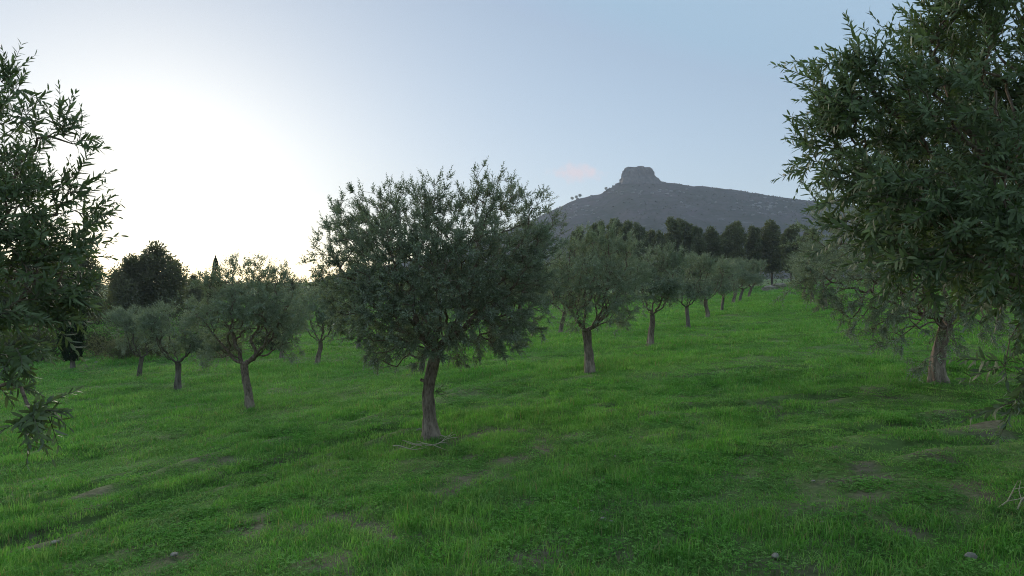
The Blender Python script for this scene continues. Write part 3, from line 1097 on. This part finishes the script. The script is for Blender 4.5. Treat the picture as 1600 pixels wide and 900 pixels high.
# ---- the large central olive
C0 = at(675, 688)
rng = np.random.RandomState(101)
cl = [(545, 345, 42, .2), (600, 330, 42, -.3), (640, 330, 40, .6), (680, 312, 40, 0), (757, 305, 46, -.1), (795, 320, 40, .5), (832, 325, 36, -.2), (850, 375, 45, .1),
      (535, 420, 48, -.2), (555, 490, 48, .3), (590, 530, 42, -.5), (640, 400, 70, -.9), (740, 395, 75, -.8), (650, 420, 75, .9), (760, 420, 75, .9), (800, 455, 60, -.5),
      (690, 480, 65, -1.1), (815, 500, 48, .2), (620, 480, 60, -1.0), (755, 500, 55, -.7), (520, 380, 28, 0), (700, 360, 60, .3), (850, 440, 40, .4), (600, 390, 60, .1), (700, 450, 60, .2),
      (570, 460, 50, -.8), (540, 455, 40, .3), (575, 425, 45, .6), (830, 400, 50, -.7), (815, 440, 45, .6), (600, 440, 50, -1.0), (680, 530, 36, -.9), (640, 545, 34, .3), (725, 540, 34, .2), (610, 520, 40, .6), (770, 515, 40, .5), (640, 545, 34, -.6), (590, 560, 26, .3), (790, 530, 30, -.4), (580, 375, 50, .9), (790, 370, 55, .9), (720, 520, 35, .8)]
mesh = px_tree(rng, 'central_olive', C0, [(675, 690), (671, 655), (669, 618), (674, 585), (681, 558), (684, 540)], [.098, .086, .08, .077, .075, .075], cl,
               [9, 8, 1, 3, 4, 6, 15, 16, 13, 14, 18], 2300, ((0, 0, 2.5), 1.75, 1.25, 1.2), frac=.8, shoots=4.4, leafL=.062, leafW=.3, spacing=.02, droop=.2, flare=1.9, split=2, shoot_len=(.09, .21))
CO = make_tree('olive_tree', mesh, C0, 0, 'large broad-crowned olive with gnarled brown trunk in the middle of the meadow', 'olive tree')
# little leafy sprout and a sawn stub on its trunk
mb = MB()
for k in range(5):
    p_, d_, n_, L_, W_, s_ = shoot_leaves(rng, np.array([[0., 0, 0]]), unit(np.array([[.7 + .1 * k, -.3, .9 - .35 * k]])), np.array([[.2, 0, -.6]]), np.array([.2]), .03, .06, .25)
    leaves(mb, rng, p_, d_, n_, L_, W_, 0, None, 1)
    tt = np.linspace(0, .95, 4)[:, None]
    tube(mb, unit(np.array([.7 + .1 * k, -.3, .9 - .35 * k])) * tt * .2 + np.array([.2, 0, -.6]) * .5 * tt ** 2 * .2, [.003, .0026, .002, .001], 3, 1)
sp = wpt(680, 612, C0.y - .02) - np.array(C0)
link('sprout', mb.build('sprout', [M_LEAF_NEAR, M_TWIG], smooth=False), CO, sp)
mb = MB()
tube(mb, [(0, 0, 0), (-.05, -.01, .015), (-.085, -.015, .03)], [.03, .026, .024], 8, cap=True)
link('stub', mb.build('stub', M_BARK), CO, wpt(666, 596, C0.y) - np.array(C0))

# ---- near olive at the right edge
rng = np.random.RandomState(202)
A0 = ontop(4.55, 5.05)
cl = [(1335, 115, 60, -.5), (1310, 165, 42, -.6), (1310, 225, 55, -.4), (1385, 180, 85, -.5), (1445, 70, 60, -.3), (1540, 40, 80, -.5), (1500, 200, 110, -.7), (1400, 300, 90, -.8), (1345, 285, 45, -.5),
      (1560, 330, 120, -1.0), (1480, 390, 100, -1.0), (1600, 450, 60, -1.1), (1420, 400, 55, -.9), (1590, 575, 26, -1.0), (1598, 620, 26, -1.1), (1545, 560, 18, -.9), (1560, 612, 20, -1.1),
      (1650, 300, 150, -.6), (1700, 120, 150, -.3), (1730, 430, 120, -.5), (1650, -80, 140, -.3), (1480, -50, 70, -.2), (1430, 230, 90, .3), (1530, 260, 120, .4), (1500, 120, 90, .5), (1600, 180, 120, .6),
      (1282, 140, 24, -.6), (1288, 215, 24, -.5), (1380, 70, 34, -.4), (1330, 330, 34, -.6), (1440, 330, 90, .2), (1540, 400, 80, .1), (1300, 370, 26, -.7), (1285, 320, 22, -.5)]
mesh = px_tree(rng, 'right_olive', A0, [(1771, 785), (1770, 700), (1765, 600), (1750, 520)], [.17, .15, .14, .13], cl, [0, 2, 4, 6, 7, 9, 10, 11, 17, 18, 19, 20, 25],
               1550, ((0, 0, 2.7), 1.9, 1.4, .8), frac=.9, shoots=2.1, leafL=.083, leafW=.26, detail=1, shoot_len=(.16, .36), droop=.1, parts=170,
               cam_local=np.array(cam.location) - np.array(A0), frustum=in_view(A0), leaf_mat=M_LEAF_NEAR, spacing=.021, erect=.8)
make_tree('olive_tree', mesh, A0, 0, 'tall close olive with dense green foliage filling the right edge of the view', 'olive tree')

# ---- near olive at the left edge
rng = np.random.RandomState(303)
L0 = ontop(-4.35, 4.15)
cl = [(-30, 180, 40, 0), (8, 195, 32, -.2), (45, 230, 34, .1), (92, 208, 22, 0), (112, 222, 18, .1), (35, 295, 56, -.3), (100, 300, 30, -.1), (125, 345, 24, .1), (-10, 385, 80, -.3), (90, 385, 42, -.2),
      (70, 450, 58, -.3), (0, 500, 75, -.5), (105, 465, 32, -.2), (125, 420, 26, 0), (5, 600, 38, -.6), (38, 640, 26, -.7), (-80, 300, 100, -.3), (-110, 450, 140, -.3), (-110, 150, 90, 0), (-170, 600, 100, -.5),
      (62, 648, 14, -.7), (0, 140, 20, -.1), (50, 400, 56, .5), (10, 290, 60, .5), (55, 520, 30, -.4), (-260, 350, 150, 0), (-260, 150, 120, .2), (130, 370, 18, 0), (30, 560, 24, -.6)]
mesh = px_tree(rng, 'left_olive', L0, [(-318, 1050), (-316, 900), (-312, 800), (-300, 690)], [.15, .135, .125, .115], cl, [0, 2, 5, 8, 10, 11, 14, 16, 17, 18, 19, 25, 26],
               700, ((-.3, 0, 2.4), 1.4, 1.0, 1.1), frac=.95, shoots=2.3, leafL=.078, leafW=.25, detail=1, shoot_len=(.14, .32), droop=.25, parts=150,
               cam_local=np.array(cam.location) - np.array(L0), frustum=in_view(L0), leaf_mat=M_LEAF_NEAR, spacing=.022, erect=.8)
make_tree('olive_tree', mesh, L0, 0, 'close olive at the left edge with shoots silhouetted against the bright sky', 'olive tree')

# ---- olive whose trunk stands behind the right-hand shoots
rng = np.random.RandomState(404)
B0 = at(1468, 603)
cl = [(1260, 425, 40, -.3), (1275, 380, 45, .1), (1320, 345, 55, 0), (1300, 460, 40, -.4), (1350, 430, 70, -.8), (1400, 370, 80, -.6), (1450, 320, 80, 0), (1420, 460, 60, -1.0), (1520, 380, 90, -.4), (1370, 490, 40, -.6),
      (1500, 470, 60, -.8), (1580, 430, 80, .2), (1560, 500, 45, .2), (1480, 520, 40, -.9), (1340, 390, 60, .8), (1450, 420, 90, .8), (1550, 340, 80, .6), (1390, 505, 34, -.3), (1640, 400, 80, 0), (1235, 470, 18, -.9), (1245, 405, 24, .1), (1335, 480, 36, -.5), (1375, 520, 30, -.9), (1425, 530, 30, -1.0), (1300, 485, 26, -.7), (1345, 515, 22, -1.0), (1440, 560, 18, -1.1)]
mesh = px_tree(rng, 'mid_olive', B0, [(1468, 605), (1465, 570), (1470, 535), (1478, 505)], [.115, .1, .092, .09], cl, [0, 2, 4, 6, 8, 11, 13, 18], 1450, ((0, 0, 2.4), 1.7, 1.2, 1.1),
               frac=.82, shoots=3.4, leafL=.064, leafW=.29, spacing=.022, droop=.25, flare=1.5, split=1, shoot_len=(.1, .24))
make_tree('olive_tree', mesh, B0, 0, 'olive whose thick pale trunk shows behind the hanging shoots at the right', 'olive tree')

# ---- forked olive left of the centre, and first olive of the receding row
rng = np.random.RandomState(505)
T1 = at(390, 640)
cl = [(330, 445, 24, 0), (365, 425, 22, .2), (400, 425, 24, -.2), (435, 432, 20, .1), (462, 445, 18, 0), (320, 500, 28, -.2), (355, 490, 34, -.6), (400, 480, 38, -.7), (445, 490, 34, -.4), (450, 535, 26, 0), (345, 540, 24, .3),
      (330, 555, 18, 0), (310, 480, 20, .2), (470, 500, 18, .2), (380, 500, 36, .7), (430, 500, 34, .7), (365, 465, 30, 0), (410, 455, 30, .4), (345, 460, 24, .5)]
mesh = px_tree(rng, 'forked_olive', T1, [(390, 641), (388, 615), (384, 590), (382, 570)], [.1, .085, .08, .08], cl, [1, 4, 5, 8, 9, 10], 1400, ((0, 0, 2.35), 1.25, 1.1, .8), frac=.85,
               shoots=3.2, leafL=.075, leafW=.31, spacing=.028, shoot_len=(.09, .22), droop=.25, stems=False, split=0, rmin=.004, flare=1.3)
make_tree('olive_tree', mesh, T1, 0, 'dark vase-shaped olive with a forked trunk left of the central olive', 'olive tree')
rng = np.random.RandomState(606)
T2 = at(921, 582)
cl = [(890, 400, 30, 0), (920, 380, 28, .2), (950, 378, 28, -.2), (980, 395, 30, 0), (880, 440, 34, -.4), (920, 430, 40, -.8), (965, 440, 38, -.6), (995, 430, 24, .2), (895, 480, 28, -.3), (940, 480, 34, -.7), (980, 475, 28, 0),
      (870, 420, 22, .3), (900, 505, 18, -.2), (965, 500, 20, .2), (930, 440, 40, .8), (970, 430, 34, .7), (890, 440, 34, .6), (935, 400, 36, .2)]
mesh = px_tree(rng, 'row_olive', T2, [(921, 583), (920, 560), (918, 535), (917, 517)], [.115, .1, .095, .095], cl, [0, 2, 3, 7, 8, 10], 1400, ((0, 0, 2.3), 1.3, 1.1, .9), frac=.82,
               shoots=3.2, leafL=.075, leafW=.31, spacing=.028, shoot_len=(.09, .22), droop=.25, stems=False, split=0, rmin=.004, flare=1.45)
make_tree('olive_tree', mesh, T2, 0, 'first olive of the receding row, with a Y-forked trunk right of the central olive', 'olive tree')

# ---- generic row olives: four builds, copied
OL = []
rng = np.random.RandomState(707)
for k in range(4):
    cl = []
    for j in range(12):
        a = j * 2.4 + rng.normal(0, .3); rr = rng.uniform(.5, 1.15); z = 1.55 + 1.6 * ((j * .618 + rng.rand() * .3) % 1)
        cl.append((rr * math.cos(a), rr * math.sin(a), z, rng.uniform(.34, .55)))
    hgt = rng.uniform(.95, 1.2)
    lean = rng.normal(0, .12, 2)
    tr = smooth_path([(0, 0, -.06), (lean[0] * .3, lean[1] * .3, .4), (lean[0] + .03, lean[1], .8), (lean[0] * 1.3, lean[1] * 1.3, hgt)], 9)
    tips = crown_points(rng, 760, np.array([0, 0, 2.3]), 1.3, 1.15, .95, cl, .85)
    OL.append(olive(rng, 'grove_olive', tr, np.linspace(.1, .08, 9), [np.array(c_[:3]) for c_ in cl[:5]], tips, (0, 0, 2.3), crown_h=(1.3, 3.5), shoots=2.6, leafL=.105, leafW=.34, spacing=.042, stems=False,
                    rmin=.006, flare=1.4, shoot_len=(.14, .3), bark=M_BARK_FAR if k % 2 else M_BARK))
rows = [  # base px, base py, top py, build, width factor, label
    (1016, 541, 372, 0, .95, 'second olive of the receding row, with a slender leaning trunk'),
    (1075, 514, 388, 1, 1.0, 'third olive of the receding row, with a stout straight trunk'),
    (1106, 497, 393, 2, 1.0, 'fourth olive of the receding row'),
    (1128, 487, 398, 3, 1.0, 'fifth olive of the receding row'),
    (1146, 476, 399, 0, 1.0, 'sixth olive of the receding row, trunk beside a twin'),
    (1156, 472, 401, 1, 1.05, 'seventh olive of the receding row, nearest the end of the lane'),
    (1170, 466, 404, 2, 1.0, 'last small olive at the far end of the receding row'),
    (278, 611, 455, 3, 1.0, 'pale grey-leaved olive with a crooked leaning trunk on the left'),
    (218, 588, 470, 1, .95, 'faint pale olive with a thin straight trunk at the left, behind the crooked one'),
    (496, 572, 438, 0, .95, 'olive with a thin trunk seen between the forked olive and the central olive'),
    (657, 583, 430, 1, .9, 'olive whose pale trunk shows just left of the central trunk, behind it'),
    (876, 522, 400, 2, .9, 'olive with a faint thin trunk behind the first olive of the receding row'),
    (560, 545, 430, 3, .9, 'olive hidden behind the left half of the large central crown'),
    (770, 545, 415, 0, .9, 'olive hidden behind the right half of the large central crown'),
    (820, 505, 405, 1, .95, 'distant olive right of the large central crown'),
    (1290, 484, 368, 0, 1.0, 'first small olive along the right side of the grassy lane'),
    (1270, 472, 382, 1, 1.0, 'second small olive along the right side of the grassy lane'),
    (1256, 464, 390, 2, 1.0, 'third small olive along the right side of the grassy lane, farthest off'),
    (1560, 520, 330, 3, 1.0, 'olive glimpsed low behind the close right-hand foliage'),
    (440, 560, 452, 2, .9, 'small olive showing low right of the forked olive'),
]
for px, py, ty, k, wd, lab in rows:
    b = at(px, py)
    H_ = (py - ty) / F * b.y
    rr_ = np.random.RandomState(int(px))
    o = make_tree('olive_tree', OL[k], b, rr_.rand() * 6.28, lab, 'olive tree', 'olive trees of the grove')
    zt = 3.75
    e_ = rr_.uniform(.9, 1.22)
    o.scale = (H_ / zt * wd * 1.05 * e_, H_ / zt * wd * 1.05 / e_, H_ / zt)

# ================================================================== grass
m, t = newmat('grass_blade')
q = NT(t)
geo = q.n('ShaderNodeNewGeometry')
att = q.n('ShaderNodeAttribute', attribute_name='tint')
oi = q.n('ShaderNodeObjectInfo')
n1 = q.noise(.3, 4, .6, geo.outputs['Position'])
n2 = q.noise(1.5, 4, .65, geo.outputs['Position'])
c = q.mix(q.remap(n1, .32, .68), (.135, .4, .056), (.19, .43, .068))
c = q.mix(q.remap(n2, .4, .68, 0, .75), c, (.1, .24, .06))
c = q.mix(q.remap(q.noise(.75, 3, .6, geo.outputs['Position']), .52, .75, 0, .55), c, (.2, .38, .09))
c = q.mix(q.remap(oi.outputs['Random'], .0, .35, .75, 0.), c, (.085, .2, .055))
c = q.mix(q.remap(oi.outputs['Random'], .6, 1., 0., .6), c, (.32, .5, .16))
c = q.mix(q.remap(att.outputs['Fac'], .0, .35, .6, 0.), c, (.075, .18, .045))
c = q.mix(q.remap(att.outputs['Fac'], .65, .92, 0., .6), c, (.36, .54, .19))
c = q.mix(q.remap(att.outputs['Fac'], .93, .97), c, (.3, .26, .13))
p = q.n('ShaderNodeBsdfPrincipled')
q.l(c, p.inputs['Base Color']); p.inputs['Roughness'].default_value = .8; p.inputs['Specular IOR Level'].default_value = .05
tr = q.n('ShaderNodeBsdfTranslucent'); q.l(q.mix(1., c, (1.1, 1.15, .7), 'MULTIPLY'), tr.inputs[0])
mx = q.n('ShaderNodeMixShader'); mx.inputs[0].default_value = .45
q.l(p.outputs[0], mx.inputs[1]); q.l(tr.outputs[0], mx.inputs[2])
o_ = q.n('ShaderNodeOutputMaterial'); q.l(mx.outputs[0], o_.inputs[0])
M_GRASS = m

PATCH = bpy.data.collections.new('grass_tufts')
rng = np.random.RandomState(808)


def blade_patch(name, n, rad, h0, h1, w, lean):
    r = rad * np.sqrt(rng.rand(n)); a = rng.rand(n) * 6.283
    b = np.stack([r * np.cos(a), r * np.sin(a), np.full(n, -.015)], 1)
    hh = rng.uniform(h0, h1, n) * (1 - .35 * (r / rad) ** 2)
    dr = rng.rand(n) * 6.283
    ln = rng.uniform(.1, lean, n)
    dh = np.stack([np.cos(dr), np.sin(dr), 0 * dr], 1)
    fa = dr + math.pi / 2 + rng.normal(0, .5, n)
    wv = np.stack([np.cos(fa), np.sin(fa), 0 * fa], 1) * (w * rng.uniform(.7, 1.3, n))[:, None]
    up = np.array([0, 0, 1.0])
    m1 = b + up * (hh * .5)[:, None] + dh * (hh * ln * .25)[:, None]
    tp = b + up * (hh * (1 - .3 * ln))[:, None] + dh * (hh * ln)[:, None]
    v = np.stack([b - wv * .5, b + wv * .5, m1 + wv * .42, m1 - wv * .42, tp], 1)
    o = np.arange(n)[:, None] * 5
    mb = MB()
    ti = np.repeat(rng.rand(n), 5)
    mb.add(v.reshape(-1, 3), o + np.array([[0, 1, 2, 3]]), 0, ti)
    mb.f.append(o + np.array([[3, 2, 4]])); mb.m.append(np.zeros(n, np.int32))
    ob = bpy.data.objects.new(name, mb.build(name, M_GRASS, smooth=False))
    PATCH.objects.link(ob)


def weed_patch(name, n, rad):
    """clover-like leaflets and small rosettes"""
    mb = MB()
    for _ in range(n):
        r = rad * math.sqrt(rng.rand()); a = rng.rand() * 6.283
        hgt = rng.uniform(.015, .06)
        c = np.array([r * math.cos(a), r * math.sin(a), hgt])
        k = rng.randint(3, 6)
        an = rng.rand() * 6 + np.arange(k) * 6.283 / k
        d = unit(np.stack([np.cos(an), np.sin(an), rng.uniform(-.1, .7, k)], 1))
        nn = unit(np.stack([-.4 * np.cos(an), -.4 * np.sin(an), np.ones(k)], 1))
        L = rng.uniform(.011, .026, k)
        leaves(mb, rng, np.repeat(c[None], k, 0), d, nn, L, L * .55, 0, np.full(k, rng.rand() * .9))
        tube(mb, [(c[0] * .9, c[1] * .9, -.01), c], [.0015, .001], 3)
        if rng.rand() < .004:
            an = np.arange(5) * 6.283 / 5
            leaves(mb, rng, np.repeat(c[None] + np.array([0, 0, .025]), 5, 0), np.stack([np.cos(an), np.sin(an), .2 + 0 * an], 1), np.repeat([[0, 0, 1.0]], 5, 0), np.full(5, .009), np.full(5, .006), 1)
    ob = bpy.data.objects.new(name, mb.build(name, [M_GRASS, M_PETAL], smooth=False))
    PATCH.objects.link(ob)


blade_patch('tuft_a', 150, .20, .05, .11, .0055, 1.2)
blade_patch('tuft_b', 150, .20, .04, .09, .0055, 1.6)
blade_patch('tuft_c', 130, .20, .06, .14, .006, 1.3)
blade_patch('tuft_d', 150, .22, .03, .075, .0055, 1.8)
blade_patch('tuft_e', 90, .18, .08, .18, .006, 1.1)
weed_patch('tuft_w', 60, .2)
weed_patch('tuft_x', 45, .18)

pts, rot, scl, idx = [], [], [], []
rng = np.random.RandomState(909)


def scatter(d0, d1, cover, seed):
    """points in the sector the meadow shows; spacing widens with distance"""
    r_ = np.random.RandomState(seed)
    # cells by log distance
    edges = np.exp(np.arange(math.log(d0), math.log(d1), .06))
    for a, b in zip(edges[:-1], edges[1:]):
        dm = .5 * (a + b)
        s = max(1.0, dm / 9.0)
        th = R(46)
        area = th * (b * b - a * a)
        n = int(area * cover / (.36 * .36 * s * s))
        dd = np.sqrt(r_.uniform(a * a, b * b, n)); an = r_.uniform(-th, th, n)
        x, y = dd * np.sin(an), dd * np.cos(an)
        bare = bare_mask(x, y)
        k = r_.rand(n) > bare * .75
        x, y, bare = x[k], y[k], bare[k]
        n = len(x)
        z = ground(x, y)
        tall = fbm(x * .5, y * .5, 3, 55)
        hs = np.clip(1 + tall * 1.3 - bare * .5, .4, 1.8) * (1 + .22 * (s - 1) ** .7) * r_.uniform(.75, 1.2, n)
        kind = r_.rand(n)
        nearw = fbm(x * .8, y * .8, 2, 58)
        wv = (kind < np.clip(.16 + nearw * .6, .03, .4)) & (dm < 16)
        g = r_.choice(5, n, p=[.28, .26, .18, .2, .08])
        g = np.where(tall < -.12, r_.choice([1, 3], n), g)
        ix = np.where(wv, 5 + (r_.rand(n) < .4), g)
        pts.append(np.stack([x, y, z], 1)); idx.append(ix)
        sx = s * r_.uniform(.85, 1.15, n)
        scl.append(np.stack([sx, sx, hs], 1))
        rot.append(np.stack([r_.normal(0, .07, n), r_.normal(0, .07, n), r_.rand(n) * 6.283], 1))


scatter(4.3, 150, 6.5, 1)
pts, rot, scl, idx = map(np.concatenate, (pts, rot, scl, idx))
me = bpy.data.meshes.new('grass')
me.vertices.add(len(pts)); me.vertices.foreach_set('co', pts.astype(np.float32).ravel())
for nm, arr in (('rot', rot), ('scl', scl)):
    a = me.attributes.new(nm, 'FLOAT_VECTOR', 'POINT'); a.data.foreach_set('vector', arr.astype(np.float32).ravel())
a = me.attributes.new('idx', 'INT', 'POINT'); a.data.foreach_set('value', idx.astype(np.int32))
me.materials.append(M_GRASS)
grass = link('grass', me)
tag(grass, 'lush green grass and small weeds covering the meadow', 'grass', kind='stuff')
ng = bpy.data.node_groups.new('grass_scatter', 'GeometryNodeTree')
ng.interface.new_socket('Geometry', in_out='INPUT', socket_type='NodeSocketGeometry')
ng.interface.new_socket('Geometry', in_out='OUTPUT', socket_type='NodeSocketGeometry')
N = ng.nodes
gi, go = N.new('NodeGroupInput'), N.new('NodeGroupOutput')
iop = N.new('GeometryNodeInstanceOnPoints')
ci = N.new('GeometryNodeCollectionInfo')
ci.inputs['Collection'].default_value = PATCH
ci.inputs['Separate Children'].default_value = True
ci.inputs['Reset Children'].default_value = True


def named(nm, typ):
    n_ = N.new('GeometryNodeInputNamedAttribute'); n_.data_type = typ; n_.inputs[0].default_value = nm
    return n_.outputs[0]


ng.links.new(gi.outputs[0], iop.inputs['Points'])
ng.links.new(ci.outputs[0], iop.inputs['Instance'])
iop.inputs['Pick Instance'].default_value = True
ng.links.new(named('idx', 'INT'), iop.inputs['Instance Index'])
ng.links.new(named('rot', 'FLOAT_VECTOR'), iop.inputs['Rotation'])
ng.links.new(named('scl', 'FLOAT_VECTOR'), iop.inputs['Scale'])
ng.links.new(iop.outputs[0], go.inputs[0])
md = grass.modifiers.new('scatter', 'NODES'); md.node_group = ng

# ================================================================== small things lying in the grass
rng = np.random.RandomState(111)
stones = [(942, 826, .05, 'pale double-lobed stone, largest in the thin grass below the central lane'), (955, 830, .032, 'small pale stone touching the right end of the largest pale stone'),
          (925, 812, .034, 'pale stone just up-left of the largest pale stone'), (1286, 827, .045, 'rounded white stone alone in the grass at lower right'),
          (1271, 757, .035, 'small pale stone in the grass above the rounded white stone'), (1212, 875, .05, 'pale stone in bare soil near the bottom edge, right of centre'),
          (86, 851, .06, 'flat grey stone in the grass at the lower left'), (272, 876, .05, 'grey stone near the bottom edge at lower left'),
          (514, 741, .045, 'whitish stone left of and below the central trunk'), (1516, 877, .06, 'flat yellowish stone at the lower right edge'),
          (655, 676, .07, 'pale stone against the left foot of the central trunk'), (961, 719, .035, 'small stone in the grass right of the central trunk'),
          (150, 569, .22, 'pale boulder by the stubby dark cypress'), (985, 686, .05, 'reddish clod in the grass right of the central trunk')]
for px, py, r, lab in stones:
    b = at(px, py)
    v, f = rock_verts(rng, r * .68, .6)
    mb = MB(); mb.add(v, f)
    o = link('stone', mb.build('stone', M_STONE, smooth=False), None, b + Vector((0, 0, r * .05 + .02)))
    o.rotation_euler = (0, 0, rng.rand() * 6)
    tag(o, lab, 'stone', 'stones in the meadow')
# dry pruned twigs at the foot of the central olive
for k, (px, py, ln, a) in enumerate([(690, 700, .5, .5), (668, 705, .42, 1.9), (676, 708, .55, .05), (650, 704, .4, 2.9), (640, 712, .45, .3), (700, 692, .3, .8)]):
    b = at(px, py)
    mb = MB()
    n_ = 7
    tt = np.linspace(-.5, .5, n_)
    p_ = np.stack([tt * ln, .05 * ln * np.sin(tt * 5 + k), .015 * np.sin(tt * 7 + k)], 1)
    tube(mb, p_, np.linspace(.008, .004, n_), 5, cap=True)
    tube(mb, [p_[3], p_[3] + np.array([.1, .07, .03]), p_[3] + np.array([.18, .11, .03])], [.005, .004, .002], 4)
    o = link('dry_twig', mb.build('dry_twig', M_DRY), None, b + Vector((0, 0, .085)))
    o.rotation_euler = (rng.normal(0, .12), rng.normal(0, .15), a)
    tag(o, 'dry pale pruned twig lying at the foot of the central trunk', 'twig', 'pruned twigs by the central trunk')
for k, (px, py, lab) in enumerate([(1557, 800, 'dry pale forked stalk standing in the grass at the right edge'), (1588, 806, 'dry pale stalk lying at the far right edge, beside the forked stalk')]):
    b = at(px, py)
    mb = MB()
    tube(mb, [(0, 0, 0), (.02, 0, .1), (.0, .01, .2), (-.03, 0, .28)], [.006, .005, .004, .002], 5, cap=True)
    tube(mb, [(.02, 0, .1), (.07, 0, .15), (.1, -.01, .22)], [.004, .003, .0015], 4)
    tube(mb, [(0, .01, .2), (.04, .0, .25), (.05, -.01, .3)], [.003, .0025, .0015], 4)
    o = link('dry_stalk', mb.build('dry_stalk', M_DRY), None, b)
    o.rotation_euler = (.3, .5 - .9 * k, k * 2)
    tag(o, lab, 'stalk')

# ================================================================== evening haze
mb = MB()
x0, x1, y0, y1, z0, z1 = -2650, 2650, -480, 2650, -60, 330
mb.add([(x0, y0, z0), (x1, y0, z0), (x1, y1, z0), (x0, y1, z0), (x0, y0, z1), (x1, y0, z1), (x1, y1, z1), (x0, y1, z1)],
       [[0, 3, 2, 1], [4, 5, 6, 7], [0, 1, 5, 4], [1, 2, 6, 5], [2, 3, 7, 6], [3, 0, 4, 7]])
m, t = newmat('haze')
q = NT(t)
pv = q.n('ShaderNodeVolumePrincipled')
pv.inputs['Color'].default_value = (.8, .88, 1, 1)
pv.inputs['Density'].default_value = .00024
o_ = q.n('ShaderNodeOutputMaterial'); q.l(pv.outputs[0], o_.inputs['Volume'])
hz = link('haze', mb.build('haze', m, smooth=False))
tag(hz, 'thin bluish evening haze over the whole landscape', kind='stuff')
